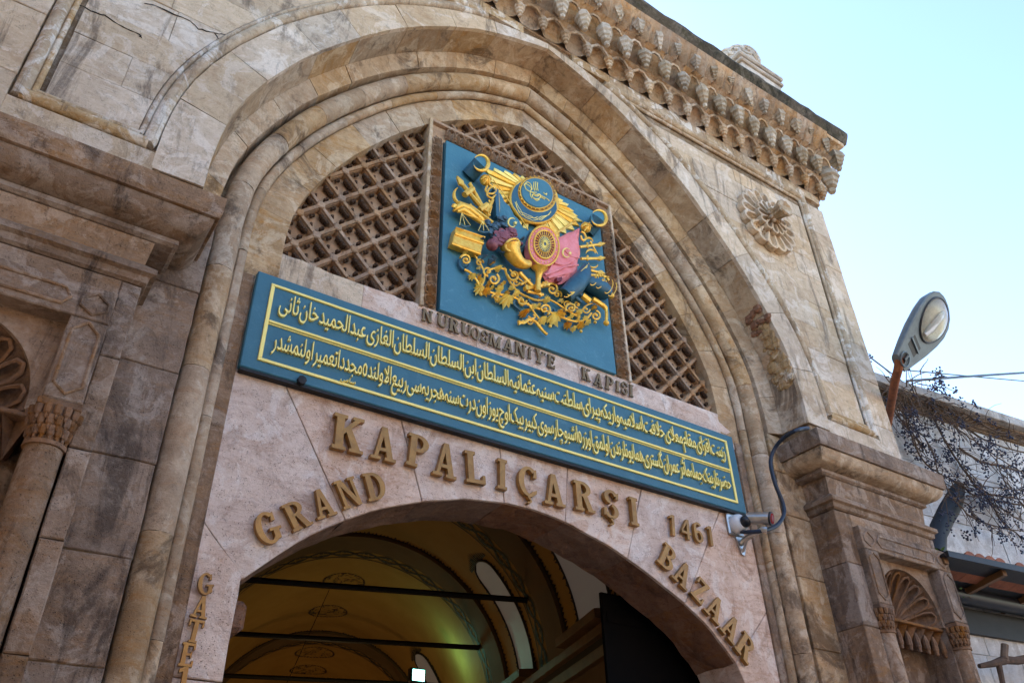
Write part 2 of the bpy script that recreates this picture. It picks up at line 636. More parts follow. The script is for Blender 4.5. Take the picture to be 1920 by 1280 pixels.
def ring(name, sec, joints, mat, core_mat, piece, smooth=False, zmax=None, jit=.002, g_=.0025, jv=.0028):
    """core mesh (mortar) with separately built pieces on it, both sides"""
    for side in (1, -1):
        cs = [((o + .006) if not callable(o) else o, y + .006) for o, y in sec]
        core = ring_piece(sec, joints[0], joints[-1], side, 120, None if zmax is None else zmax - .01, 0, 0, .012)
        co = part(name, core, core_mat, gate)
        for a, b in zip(joints, joints[1:]):
            L = 4.9 if a >= 0 else 5.9
            dy = rnd.uniform(-jit, jit)
            pc = ring_piece([(o, y + dy) for o, y in sec], a + g_ / L, b - g_ / L, side, (6 if b - a < .3 else 60) if b > 0 else 4, zmax, 0, jv)
            part(piece, pc, mat, co, smooth)


def jn(n, jitter=.15, t0=0., t1=1.):
    js = [t0 + (t1 - t0) * i / n for i in range(n + 1)]
    for i in range(1, n):
        js[i] += rnd.uniform(-jitter, jitter) * (t1 - t0) / n
    return js


# R0 face band + soffit
jf = jn(8)
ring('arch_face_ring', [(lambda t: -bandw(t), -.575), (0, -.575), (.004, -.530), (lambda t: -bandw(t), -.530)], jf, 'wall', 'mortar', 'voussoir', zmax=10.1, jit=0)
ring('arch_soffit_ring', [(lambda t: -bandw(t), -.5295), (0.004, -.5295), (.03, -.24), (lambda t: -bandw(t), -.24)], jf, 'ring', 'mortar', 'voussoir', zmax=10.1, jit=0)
# R1 splayed band
low = [-1.0, -.86, -.72, -.58, -.46, -.32, -.2, -.1]
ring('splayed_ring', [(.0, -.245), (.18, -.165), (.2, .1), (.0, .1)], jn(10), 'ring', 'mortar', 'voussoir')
for side in (1, -1):
    core = MB().box(*(sorted((side * 3.055, side * 3.5))), -.15, .1, 0, 5.9)
    co = part('jamb_band', core, 'mortar', gate)
    zs = [0, .75, 1.5, 2.2, 2.95, 3.6, 4.3, 4.95, 5.45, 5.9]
    if side < 0:
        zs = [0, .6, 1.35, 2.05, 2.75, 3.35, 3.95, 4.62, 5.3, 5.9]
    for a, b in zip(zs, zs[1:]):
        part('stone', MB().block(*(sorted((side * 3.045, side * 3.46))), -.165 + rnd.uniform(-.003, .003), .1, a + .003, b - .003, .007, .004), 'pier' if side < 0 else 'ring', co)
# groove back
ring('groove_ring', [(.16, .05), (.52, .02), (.52, .1), (.16, .1)], [-1, 0, .35, .7, 1], 'ring', 'mortar', 'groove_stone')


# R2 roll moulding (three-quarter round) and its companion bead
def rnd_sec(oc, yc, r, n=12, a0=-.15 * PI, a1=1.15 * PI):
    s = [(oc + r * math.cos(a0 + (a1 - a0) * i / n), yc - r * math.sin(a0 + (a1 - a0) * i / n)) for i in range(n + 1)]
    return s


js = [-1, -.8, -.58, -.4, -.2, -.04] + jn(8, .1)[1:]
js[5] = -.05
ring('roll_moulding', rnd_sec(.315, -.085, .098, 14, -.3 * PI, 1.3 * PI), js, 'ring', 'mortar', 'roll_stone', smooth=True)
ring('bead_moulding', rnd_sec(.455, -.03, .045, 8), [-1, -.75, -.5, -.25, 0] + jn(7, .1)[1:], 'ring', 'mortar', 'bead_stone', smooth=True)
# R4 flat band round the tympanum
ring('tympanum_ring', [(.50, -.006), (.775, -.006), (.79, .24), (.50, .24)], [-.03] + jn(9, .12)[1:], 'ring', 'mortar', 'voussoir')
for side in (1, -1):
    x0, x1 = sorted((side * 2.655, side * 2.755))
    part('jamb_strip', MB().box(x0, x1, -.02, .1, 0, 5.74, .006), 'pier', gate)

# ---- spandrel wall: core with the arch cut out, then stones in courses
XW = 4.90
for side in (1, -1):
    poly = [(XW, 5.5), (XW, 10.14), (0, 10.14)] + [tuple(C(-.04, 1 - i / 40)) for i in range(41)] + [(3.29, 5.5)]
    poly = [(side * p[0], min(p[1], 10.14)) for p in poly]
    core = MB().prism(poly, -.53, .3)
    co = part('spandrel_wall', core, 'mortar', gate)
    tl = [i / 120 for i in range(121)]
    bpts = [C(-bandw(t) - .15, t) for t in tl]

    def fx(z):
        for a, b in zip(bpts, bpts[1:]):
            if a.y <= z <= b.y:
                return a.x + (b.x - a.x) * (z - a.y) / max(1e-6, b.y - a.y)
        return bpts[0].x if z < bpts[0].y else 0
    PX = 4.36
    z = 6.20
    k = 0
    top = 9.70
    while z < top - .02:
        h = rnd.choice((.34, .42, .48, .38))
        z1 = min(top, z + h)
        if top - z1 < .2:
            z1 = top
        x = PX
        first = True
        while x > fx(z1) + .01:
            wd = rnd.uniform(.5, 1.05) * (.6 if first and k % 2 else 1)
            first = False
            x0 = x - wd
            if x0 - fx(z1) < .16:
                x0 = -1
            g_ = .0014
            za, zb = z + g_, z1 - g_
            pts = []
            ns = 8
            xr = x - g_
            clipped = False
            for i in range(ns + 1):
                zz = za + (zb - za) * i / ns
                xx = max(x0 + g_, min(xr, fx(zz) + g_))
                pts.append((xx, zz))
            if all(abs(p[0] - (x0 + g_)) < 1e-6 for p in pts):
                pts = [pts[0], pts[-1]]
            if pts[-1][0] < xr - .01:
                if pts[0][0] >= xr - .004:
                    while len(pts) > 1 and pts[1][0] >= xr - .004:
                        pts.pop(0)
                    pts[0] = (xr - .001, pts[0][1])
                    poly = pts + [(xr, zb)]
                else:
                    poly = pts + [(xr, zb), (xr, za)]
                poly = [(side * p[0], p[1]) for p in poly]
                part('stone', MB().prism(rough(poly, .0022) if len(pts) < 3 else poly, -.553 + rnd.uniform(-.004, .003), -.5, .004 if len(pts) < 3 else 0), 'wall', co)
            x = x0
            if x0 < 0:
                break
        z = z1
        k += 1
    # margin stones round the sunk panel: outer upright band, top band, bottom band
    zc = [5.72, 6.25, 6.9, 7.45, 8.1, 8.7, 9.3, 9.86]
    for a, b in zip(zc, zc[1:]):
        x0, x1 = sorted((side * 4.545, side * XW))
        part('stone', MB().block(x0, x1, -.575 + rnd.uniform(-.003, .003), .3, a + .002, b - .002, .005), 'wall', co)
    xs = [XW, 4.1, 3.3, 2.6, 1.7, .95, .35]
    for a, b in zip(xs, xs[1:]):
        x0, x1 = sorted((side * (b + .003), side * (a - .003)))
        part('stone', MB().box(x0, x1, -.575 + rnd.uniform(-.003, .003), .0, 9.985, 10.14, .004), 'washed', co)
    x0, x1 = sorted((side * 3.60, side * 4.545))
    part('stone', MB().box(x0, x1, -.575, .0, 5.72, 6.045, .005), 'wall', co)

    # bead that frames the panel: a closed run of torus, with a fillet beside it
    def frame_run(off_extra, r, yc, smooth=True, nm='panel_moulding', fl=1.0):
        path = []
        for i in range(0, 101):
            t = i / 100
            p = C(-bandw(t) - off_extra, t)
            if p.y > 9.90 - off_extra * 0 or p.x < .02:
                break
            if p.y > 6.12:
                path.append((side * p.x, yc, p.y))
        zt = 9.92 - (off_extra - .05)
        zb = 6.10 + (off_extra - .05)
        xo = 4.49 - (off_extra - .05)
        path = [p for p in path if zb < p[2] < zt]
        path = [(path[0][0] + side * .012, yc, zb)] + path + [(path[-1][0] - side * .10, yc, zt)]
        mb = MB()
        mb.tube(path, r, 10)
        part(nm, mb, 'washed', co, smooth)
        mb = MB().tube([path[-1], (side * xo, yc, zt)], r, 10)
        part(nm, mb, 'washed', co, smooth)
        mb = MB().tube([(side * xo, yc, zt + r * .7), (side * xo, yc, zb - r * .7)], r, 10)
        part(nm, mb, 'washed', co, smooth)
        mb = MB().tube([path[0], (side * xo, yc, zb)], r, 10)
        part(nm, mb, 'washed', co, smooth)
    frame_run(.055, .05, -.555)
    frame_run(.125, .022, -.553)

# attic core behind the cornice and the mass of the building
part('attic_wall', MB().box(-XW, XW, -.56, .9, 10.14, 11.15), 'carve', gate)
part('upper_mass', MB().box(-XW, XW, .31, 7.5, 7.2, 11.1), 'wall', gate)

# ---- tympanum backing and lattice
tb = MB()
tb.prism([(-2.75, 5.95)] + [(-p.x, p.y) for p in [C(.6, i / 30) for i in range(31)]] + [(p.x, p.y) for p in [C(.6, 1 - i / 30) for i in range(31)]] + [(2.75, 5.95)],   .135, .3)
back = part('tympanum_backing', tb, 'latback', gate)
LX0, LX1, LZT = -1.20, 1.21, 8.50
LE = [C(.78, i / 60) for i in range(61)]


def lim_x(z):
    if z >= LE[-1].y:
        return 0
    for a, b in zip(LE, LE[1:]):
        if a.y <= z <= b.y:
            return a.x + (b.x - a.x) * (z - a.y) / max(1e-6, b.y - a.y)
    return LE[0].x


def inside(x, z):
    if z < 6.04 or abs(x) > lim_x(z):
        return False
    return not (LX0 < x < LX1 and z < LZT)


PIT = .1765        # half diagonal of a lattice cell
ribm, _ = MB().box(-1, 1, -.028, .028, -.02, .02).mesh('lattice_rib', 'lattice')
lat = part('lattice_screen', MB().box(-2.4, -1.21, .19, .206, 6.03, 6.05), 'lattice', gate)
X00, Z00 = -1.85, 6.44
nrib = 0
for fam in (1, -1):
    for k in range(-40, 41):
        # line through (X00 + 2*PIT*k, Z00) with direction (1, fam)
        run = []
        segs = []
        s = -4.0
        while s < 4.0:
            x, z = X00 + 2 * PIT * k + s, Z00 + fam * s
            if inside(x, z):
                run.append(s)
            else:
                if len(run) > 4:
                    segs.append((run[0] - .02, run[-1] + .02))
                run = []
            s += .02
        for a, b in segs:
            xa, za, xb, zb = X00 + 2 * PIT * k + a, Z00 + fam * a, X00 + 2 * PIT * k + b, Z00 + fam * b
            dx, dz = (xb - xa), (zb - za)
            L = math.hypot(dx, dz)
            nx, nz = -dz / L, dx / L
            mb = MB()
            yo = 0 if fam > 0 else .004
            for hw, ya, yb in ((.019, .052 + yo, .09), (.028, .078 + yo, .138)):
                r0 = [(xa + nx * hw, yb, za + nz * hw), (xa + nx * hw * .8, ya, za + nz * hw * .8), (xa - nx * hw * .8, ya, za - nz * hw * .8), (xa - nx * hw, yb, za - nz * hw)]
                r1 = [(p[0] + dx, p[1], p[2] + dz) for p in r0]
                mb.loft([r0, r1])
            part('lattice_rib', mb, 'lattice', lat)
            nrib += 1
# node studs
stud, _ = MB().add([(-.048, .0, -.0), (0, .0, .048), (.048, .0, 0), (0, 0, -.048), (-.055, .05, 0), (0, .05, .055), (.055, .05, 0), (0, .05, -.055)], [(0, 1, 2, 3), (0, 4, 5, 1), (1, 5, 6, 2), (2, 6, 7, 3), (3, 7, 4, 0)]).mesh('lattice_stud', 'lattice', center=False)
stud_sq, _ = MB().box(-.036, .036, 0, .05, -.036, .036, .008).mesh('lattice_stud', 'lattice', center=False)
cro = MB()
cut = MB()
for i in range(-30, 31):
    for j in range(-30, 31):
        x = X00 + PIT * (i + j)
        z = Z00 + PIT * (i - j)
        if inside(x, z):
            inst('lattice_stud', stud_sq, lat, (x, .044, z), (0, 0, 0))
        # cusps that line the sides of each cell, whose centre is one step to the right
        cx, cz = x + PIT, z
        if inside(cx, cz) or inside(cx - .1, cz) or inside(cx + .1, cz):
            for sx, sz in ((1, 1), (1, -1), (-1, 1), (-1, -1)):
                for q in ((.24, .38, .52, .66, .78) if sx > 0 and sz > 0 else (.4, .6) if sz > 0 else (.45, .62) if sx > 0 else (.5,)):
                    # point along the side between corner (sx*PIT,0) and (0,sz*PIT)
                    kf = .62 if (sx > 0 and sz > 0) else .58
                    px = cx + sx * PIT * (1 - q) * kf
                    pz = cz + sz * PIT * q * kf
                    if inside(px, pz):
                        cro.ball((px, .098, pz), rnd.uniform(.017, .025) * (1.15 if sx > 0 and sz > 0 else .9), 6, 3, (1, 1.5, 1))
            if inside(cx, cz):
                # little tracery notch in the bottom corner
                cut.ball((cx + rnd.uniform(-.01, .01), .136, cz - PIT * .42), .018, 5, 3, (1.6, 1, .7))
part('crocket', cro, 'crocket', lat, kind='stuff')
part('notch', cut, 'crocket', lat, kind='stuff')

# carved frame round the crest: fillet plus palmettes
fr = part('crest_frame', MB().prism([(-1.19, 6.03), (-1.19, 8.47), (1.20, 8.47), (1.20, 6.03), (1.02, 6.03), (1.02, 8.27), (-1.04, 8.27), (-1.04, 6.03)], .01, .2), 'lattice', gate)
part('fillet', MB().box(-1.225, -1.185, -.035, .2, 6.03, 8.51, .006), 'wall', fr)
part('fillet', MB().box(1.195, 1.23, -.035, .2, 6.03, 8.51, .006), 'wall', fr)
part('fillet', MB().box(-1.184, 1.194, -.035, .2, 8.472, 8.51, .006), 'lattice', fr)
pm = MB()
for a in (-62, -38, -14, 14, 38, 62):
    ar = math.radians(a)
    L = .125 if abs(a) < 40 else .085
    d = Vector((math.sin(ar), 0, math.cos(ar)))
    e = Vector((math.cos(ar), 0, -math.sin(ar)))
    b0 = Vector((0, 0, .012))
    tp = b0 + d * L
    md = b0 + d * L * .62
    pm.add([b0 + Vector((0, -.01, 0)), md + e * .017 + Vector((0, .0, 0)), tp + Vector((0, -.022, 0)), md - e * .017, md + Vector((0, -.03, 0))], [(0, 1, 4), (1, 2, 4), (2, 3, 4), (3, 0, 4)])
# hood over the leaf
pm.tube([(-.052, -.012, .02), (-.052, -.016, .10), (-.038, -.02, .135), (0, -.024, .15), (.038, -.02, .135), (.052, -.016, .10), (.052, -.012, .02)], .007, 5)
pme, _ = pm.mesh('palmette', 'lattice', center=False)
n = 18
for i in range(n):
    x = -1.02 + 2.02 * (i + .5) / n
    inst('palmette', pme, fr, (x, -.002, 8.29), None, (1.05, 1.7, 1.12))
n = 19
for i in range(n):
    z = 6.06 + 2.18 * (i + .5) / n
    inst('palmette', pme, fr, (-1.05, -.002, z), (0, -PI / 2, 0), (1.0, 1.7, .92))
    inst('palmette', pme, fr, (1.035, -.002, z), (0, PI / 2, 0), (1.0, 1.7, 1.0))

# ---- wall of the doorway: big radial marble stones below the sign, flat band above it
arc = [(-2.36, 0), (-2.36, 3.34), (-2.33, 3.41), (-2.2, 3.545), (-1.98, 3.745), (-1.73, 3.915), (-1.46, 4.07), (-1.1, 4.21), (-.7, 4.325), (-.3, 4.375), (.0, 4.375), (.25, 4.345), (.76, 4.215), (1.15, 4.055), (1.55, 3.86), (1.84, 3.68), (2.11, 3.40), (2.16, 3.30), (2.18, 3.24), (2.18, 0)]
arc_a = [p for p in arc[2:17]]
H0 = Vector((-.08, 1.3))
XR = 2.66
ZT = 5.0


def outer_hit(p):
    d = (Vector(p) - H0).normalized()
    cands = []
    if d.x > 1e-6:
        cands.append((XR - H0.x) / d.x)
    if d.x < -1e-6:
        cands.append((-XR - H0.x) / d.x)
    if d.y > 1e-6:
        cands.append((ZT - H0.y) / d.y)
    k = min(cands)
    return H0 + d * k


def arc_at(s):
    L = [0]
    for a, b in zip(arc_a, arc_a[1:]):
        L.append(L[-1] + (Vector(b) - Vector(a)).length)
    q = s * L[-1]
    for i in range(len(L) - 1):
        if q <= L[i + 1] + 1e-9:
            k = (q - L[i]) / (L[i + 1] - L[i])
            return Vector(arc_a[i]).lerp(Vector(arc_a[i + 1]), k)
    return Vector(arc_a[-1])


door = part('doorway_wall', MB().box(-XR, -2.37, .02, .45, 0, 3.3), 'mortar', gate)
cuts = [0, .165, .30, .455, .58, .72, .86, 1]
for a, b in zip(cuts, cuts[1:]):
    lowp = [arc_at(a + (b - a) * i / 6) for i in range(7)]
    A, B = outer_hit(lowp[0]), outer_hit(lowp[-1])
    outp = [B]
    if B.y > ZT - .001 and A.y < ZT - .001:
        outp.append(Vector((-XR, ZT)))
    if A.y > ZT - .001 and B.y < ZT - .001:
        outp.append(Vector((XR, ZT)))
    outp.append(A)
    if a == 0:
        lowp = [Vector((-2.345, 3.40))] + lowp[1:]
    poly = [tuple(p) for p in lowp] + [tuple(p) for p in outp]
    poly = inset_poly(poly, .003)
    mb = MB()
    mb.prism(rough(poly, .003, .2), .0 + rnd.uniform(-.004, .003), .03, .004)
    part('marble_voussoir', mb, 'door', door)
    # the red sandstone body of the arch behind the marble face, seen as the soffit
    lp = [tuple(p) for p in lowp]
    up = [(p.x, min(p.y + .35, 4.9)) for p in reversed(lowp)]
    mb = MB()
    sub = 4
    rings = []
    for i in range(sub + 1):
        y = .03 + .47 * i / sub
        rings.append([(p[0] + rnd.uniform(-.004, .004) * (0 < i), y, p[1] + rnd.uniform(-.012, .006) * (0 < i)) for p in lp] + [(p[0], y, p[1]) for p in up])
    mb.loft(rings)
    part('arch_stone', mb, 'soffit', door)
# fill below the outer hit on both sides
Bz = outer_hit(arc_at(0)).y
Az = outer_hit(arc_at(1)).y
for sd_, xin, zt, z00 in ((-1, -2.36, 3.41, Bz), (1, 2.18, 3.40, Az)):
    zs = [0, .7, 1.5, 2.3, 2.78, zt if sd_ < 0 else 3.24]
    for a, b in zip(zs, zs[1:]):
        x0, x1 = sorted((sd_ * XR, xin))
        if b == zs[-1]:
            hit = z00
            if sd_ < 0:
                poly = [(x0, a), (x1, a), (x1 + .0, b - .01), (x1 + .03, b), (x0, hit)]
            else:
                poly = [(x1, a), (x1, hit), (arc_at(1).x, arc_at(1).y), (x0, b), (x0, a)]
        else:
            poly = [(x0, a), (x1, a), (x1, b), (x0, b)]
        part('marble_block', MB().prism(rough(inset_poly(poly, .004), .004, .1), rnd.uniform(-.003, .003), .5, .006), 'door', door)
# impost stubs behind the springing
part('impost_stone', MB().box(-2.37, -2.24, .16, .48, 3.12, 3.32, .03), 'soffit', door)
part('impost_stone', MB().box(2.02, 2.18, .10, .48, 3.05, 3.24, .03), 'soffit', door)
# wall behind sign and flat band above the sign
part('sign_backing_wall', MB().box(-XR, XR, .012, .5, 5.0, 5.72), 'door', gate)
xs = [-2.70, -1.75, -.62, .55, 1.66, 2.70]
band = part('inscription_band', MB().box(-2.68, 2.68, .02, .24, 5.70, 6.03), 'mortar', gate)
for a, b in zip(xs, xs[1:]):
    # irregular chipped upper edge where the patch of plaster meets the lattice
    pts = [(a + .002, 5.66)]
    pts += [(b - .002, 5.66)]
    nn = 12
    for i in range(nn + 1):
        x = b - .002 - (b - a - .004) * i / nn
        dz = 0
        if x < -1.2:
            dz = rnd.uniform(-.012, .018)
        pts.append((x, 6.045 + dz))
    part('marble_slab', MB().prism(pts, -.004 + rnd.uniform(-.002, .002), .2), 'door' if b > -1.6 else 'wall', band)
# left end of the band runs on to the flat ring
# ---- inner lining and rear face of the gate wall round the opening
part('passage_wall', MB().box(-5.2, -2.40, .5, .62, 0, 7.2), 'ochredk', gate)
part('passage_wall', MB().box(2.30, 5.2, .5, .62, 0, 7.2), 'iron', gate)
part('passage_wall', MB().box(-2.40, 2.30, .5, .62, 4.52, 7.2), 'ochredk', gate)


# ================================================================== piers with their caps and niches
def sweep_plan(path, prof):
    """path: plan points (x,y) of the pier faces in order; prof: (out, z) closed section; mitred at the corners"""
    n = len(path)
    dirs = [(Vector(path[i + 1]) - Vector(path[i])).normalized() for i in range(n - 1)]
    rings = []
    for i in range(n):
        if i == 0:
            m = Vector((-dirs[0].y, dirs[0].x))
            k = 1
        elif i == n - 1:
            m = Vector((-dirs[-1].y, dirs[-1].x))
            k = 1
        else:
            a = Vector((-dirs[i - 1].y, dirs[i - 1].x))
            b = Vector((-dirs[i].y, dirs[i].x))
            m = (a + b).normalized()
            k = 1 / m.dot(a)
        rings.append([(path[i][0] - m.x * k * o, path[i][1] - m.y * k * o, z) for o, z in prof])
    return MB().loft(rings)


XI, XO, YF = 3.44, 5.17, -.48
for side in (1, -1):
    core = part('stone_pier', MB().box(*sorted((side * (XI + .02), side * (XO - .02))), -.095, .9, 0, 5.0), 'mortar', gate)
    path = [(XI, -.14), (XI, YF), (XO, YF), (XO, .6)]
    path = [(side * a, b) for a, b in path]
    if side < 0:
        path = path[::-1]
    # --- cap: slab, ovolo, fillet, frieze, string
    def cap(nm, prof, mat, smooth=False):
        part(nm, sweep_plan(path, prof), mat, core, smooth)
    keep = path
    path = [(a - side * (.055 if side > 0 else .10) if abs(abs(a) - XI) < .01 else a, b) for a, b in path]
    cap('cap_slab', [(-.17, 5.565), (.225, 5.565), (.235, 5.60), (.24, 5.745), (.20, 5.76), (-.17, 5.80)], 'pier')
    ov = [(.035 + .165 * math.cos(a), 5.56 - .145 * math.sin(a)) for a in [i * PI / 2 / 9 for i in range(10)]]
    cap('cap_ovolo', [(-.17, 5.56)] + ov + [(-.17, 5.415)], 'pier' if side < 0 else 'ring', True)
    cap('cap_fillet', [(-.17, 5.41), (.035, 5.41), (.04, 5.37), (.012, 5.355), (-.17, 5.355)], 'pier')
    path = keep
    cap('cap_frieze', [(-.05, 5.352), (.0, 5.35), (-.02, 5.165), (-.05, 5.165)], 'pier')
    cap('cap_string', [(-.05, 5.162), (-.01, 5.16), (.06, 5.10), (.062, 5.06), (.03, 5.045), (.022, 5.0), (-.0, 4.985), (-.05, 4.985)], 'pier')
    # --- front face stones: around the niche frame
    zs = [0, .55, 1.1, 1.62, 2.15, 2.7, 3.28, 3.8, 4.42, 4.98]
    def fb(x0, x1, z0, z1, y0=YF, y1=.0, mat='pier', nm='stone', bev=.006):
        a, b = sorted((side * x0, side * x1))
        return part(nm, MB().block(a, b, y0, y1, z0, z1, .008, .0035) if nm in ('stone', 'niche_frame') else MB().box(a, b, y0, y1, z0, z1, bev), mat, core)
    for a, b in zip(zs, zs[1:]):
        fb(XI, 3.68 if side > 0 else 3.56, a + .003, b - .003, YF + rnd.uniform(-.004, .003), -.10)
        fb(5.10, XO, a + .003, b - .003, YF + rnd.uniform(-.002, .002), .5)
    fb(3.682 if side > 0 else 3.562, 5.098, 4.83, 4.982, YF, -.1)
    # --- frame of the niche
    fx0, fx1 = (3.68, 5.20) if side > 0 else (3.56, 5.08)
    ox0, ox1 = (3.90, 4.96) if side > 0 else (3.77, 4.86)
    yfr = YF - .075
    def frame_board(x0, x1, z0, z1):
        return fb(x0, x1, z0, z1, yfr, -.40, 'pier', 'niche_frame', .008)
    frame_board(fx0, fx1, 4.585, 4.825)
    frame_board(fx0, ox0, 4.03, 4.583)
    frame_board(ox1, fx1, 4.03, 4.583)
    # raised tracery lines on the frame
    def trace(pts):
        part('tracery', MB().tube([(side * p[0], yfr - .004, p[1]) for p in pts], .011, 6), 'pier', core)
    cxm = (fx0 + fx1) / 2
    trace([(ox0 + .03, 4.70), (ox0 + .07, 4.76), (ox1 - .07, 4.76), (ox1 - .03, 4.70), (ox1 - .07, 4.64), (ox0 + .07, 4.64), (ox0 + .03, 4.70)])
    for xa, xb in ((fx0 + .03, ox0 - .03), (ox1 + .03, fx1 - .03)):
        xm = (xa + xb) / 2
        trace([(xm, 4.78), (xb, 4.72), (xb, 4.67), (xm, 4.62), (xa, 4.67), (xa, 4.72), (xm, 4.78)])
        trace([(xm, 4.56), (xb, 4.49), (xb, 4.13), (xm, 4.07), (xa, 4.13), (xa, 4.49), (xm, 4.56)])
    # --- niche recess: back, cheeks, head plate with the pointed shell opening
    fb(3.682 if side > 0 else 3.562, 5.098, 0, 4.60, -.10, .1, 'pier', 'niche_back', 0)
    rr = .50
    hub = Vector((cxm, -.15, 3.99))
    def rim(th, sc=1.0):
        # pointed arch rim
        x = math.cos(th)
        zc_ = math.sin(th) ** .85 * 1.10
        return Vector((hub.x + x * .49 * sc, -.40, hub.z + zc_ * .49 * sc))
    pl = [(ox0 - .02, 4.60), (ox0 - .02, 3.985)] + [(rim(PI - PI * i / 24).x, rim(PI - PI * i / 24).z) for i in range(25)] + [(ox1 + .02, 3.985), (ox1 + .02, 4.60)]
    part('niche_head', MB().prism([(side * p[0], p[1]) for p in pl], -.425, -.36), 'pier', core)
    # fluted shell
    nf = 9
    sh = MB()
    nA, nR = nf * 6, 9
    rows = []
    for j in range(nR + 1):
        s = j / nR
        row = []
        for i in range(nA + 1):
            th = PI * i / nA
            R_ = rim(th, 1.0)
            base = hub.lerp(R_, s)
            bulge = math.sin(s * PI) ** .8 * .10
            fl = abs(math.sin(nf * th))
            dep = (fl ** .6) * .085 * (s ** .8) * (1 - max(0, s - .86) / .14 * .9)
            y = hub.y + (R_.y - hub.y) * s ** 2.2 + dep * .9
            row.append((side * base.x, y, base.z + dep * .25 + bulge * .2))
        rows.append(row)
    sh.loft(rows, closed=False, caps=False)
    shell = part('niche_shell', sh, 'shell', core, True)
    # raised rims of the flutes
    for k in range(nf):
        th0, th1 = PI * k / nf, PI * (k + 1) / nf
        tm = (th0 + th1) / 2
        pts = []
        for s_, tt in ((.12, th0), (.5, th0 + .02), (.82, th0 + .04), (.93, th0 + (tm - th0) * .5), (.965, tm), (.93, th1 - (th1 - tm) * .5), (.82, th1 - .04), (.5, th1 - .02), (.12, th1)):
            b_ = hub.lerp(rim(tt), s_)
            y = hub.y + (-.40 - hub.y) * s_ ** 2.2 - .004
            pts.append((side * b_.x, y, b_.z))
        part('flute_rim', MB().tube(pts, [.005, .010, .014, .016, .016, .016, .014, .010, .005], 5), 'shell', shell, True)
    # fringe of little muqarnas under the shell
    part('fringe_ledge', MB().box(*sorted((side * ox0, side * ox1)), -.40, -.1, 3.955, 3.984, .006), 'shell', core)
    nfz = 7
    for k in range(nfz):
        xk = ox0 + (ox1 - ox0) * (k + .5) / nfz
        hw = (ox1 - ox0) / nfz / 2 - .004
        mb = MB().add([(side * (xk - hw), -.38, 3.955), (side * (xk + hw), -.38, 3.955), (side * xk, -.26, 3.74), (side * xk, -.30, 3.955), (side * (xk - hw * .3), -.10, 3.8), (side * (xk + hw * .3), -.10, 3.8), (side * (xk - hw), -.1, 3.955), (side * (xk + hw), -.1, 3.955)],
                      [(0, 3, 2), (3, 1, 2), (0, 2, 4, 6), (1, 7, 5, 2), (2, 5, 4)])
        part('fringe_triangle', mb, 'shell', core)
        part('fringe_drop', MB().lathe([(.004, 3.70), (.02, 3.71), (.02, 3.74), (.03, 3.76), (.03, 3.83), (.012, 3.9)], (side * (xk + hw), -.34, 0), 7), 'shell', core)
    # capitals and colonnettes
    for xc, nm in ((fx0 + .11, 'a'), (fx1 - .12, 'b')):
        cp = part('capital', MB().box(*sorted((side * (xc - .115), side * (xc + .115))), yfr + .0, -.3, 3.985, 4.028, .006), 'shell', core)
        for r_ in range(3):
            for k in range(9):
                an = -PI + PI * (k + (.5 if r_ == 1 else 0)) / 8
                if r_ == 1 and k == 8:
                    continue
                rad_ = .128 - .014 * r_
                part('muqarnas_drop', MB().lathe([(.003, -.085), (.010, -.075), (.009, -.06), (.019, -.05), (.022, -.02), (.022, .0)], (side * xc + rad_ * math.cos(an), YF + .035 + rad_ * math.sin(an) * .95, 3.985 - .058 * r_), 6), 'shell', cp)
        part('neck', MB().lathe([(.082, 3.78), (.085, 3.79), (.092, 3.84), (.112, 3.93), (.118, 3.985), (.0, 3.99)], (side * xc, YF + .035, 0), 12), 'shell', cp, True)
        part('neck_ring', MB().lathe([(.08, 3.755), (.112, 3.76), (.112, 3.785), (.08, 3.79)], (side * xc, YF + .035, 0), 16), 'shell', cp, True)
        part('colonnette', MB().lathe([(.098, 0), (.098, 3.76)], (side * xc, YF + .035, 0), 18), 'pier', core, True)
    # cheeks beside the opening below the shell
    fb(fx0 + .015, ox0 - .0, 0, 3.98, -.42, -.08, 'pier', 'niche_cheek', 0)
    fb(ox1, 5.098, 0, 4.58, -.42, -.08, 'pier', 'niche_cheek', 0)
    fb(fx0 + .015, ox0 - .0, 3.98, 4.58, -.425, -.08, 'pier', 'niche_cheek', 0)

# ================================================================== muqarnas cornice
UP = 1 / 3


def cell_mesh(nm, o0, o1, z0, z1, wid, mode):
    mb = MB()
    ni, nj = 8, 5
    rows = []
    for j in range(nj + 1):
        t = j / nj
        row = []
        for i in range(ni + 1):
            s = -1 + 2 * i / ni
            if mode == 'arch':
                e = min(1, t ** 3.0 + .55 * abs(s) ** 4 * (1 - t) ** .5)
            else:
                zig = abs(((i) % 4) / 2 - 1)
                e = min(1, t ** .9 + .55 * (zig if j < nj else 0) * (1 - t))
            o_ = o0 + (o1 - o0) * e
            row.append((s * wid / 2, -o_, z0 + (z1 - z0) * t))
        rows.append(row)
    mb.loft(rows, closed=False, caps=False)
    # front lip closing to the back
    top = rows[-1]
    mb.add([top[0], top[-1], (top[-1][0], 0, z1), (top[0][0], 0, z1)], [(0, 1, 2, 3)])
    return mb.mesh(nm, 'cell', center=False)[0]


def pend_mesh(nm, L, R, n=8, rib=.18, mat='carve'):
    mb = MB()
    mb.lathe([(.004, -L), (R * .24, -L * .985), (R * .30, -L * .92), (R * .26, -L * .85), (R * .16, -L * .82), (R * .46, -L * .77), (R * .52, -L * .66), (R * .44, -L * .65), (R * .64, -L * .60), (R * .70, -L * .48), (R * .62, -L * .47), (R * .86, -L * .40), (R * .74, -L * .15), (R * .42, .02)], (0, 0, 0), n * 2, 'z', rib)
    return mb.mesh(nm, mat, center=False)[0]


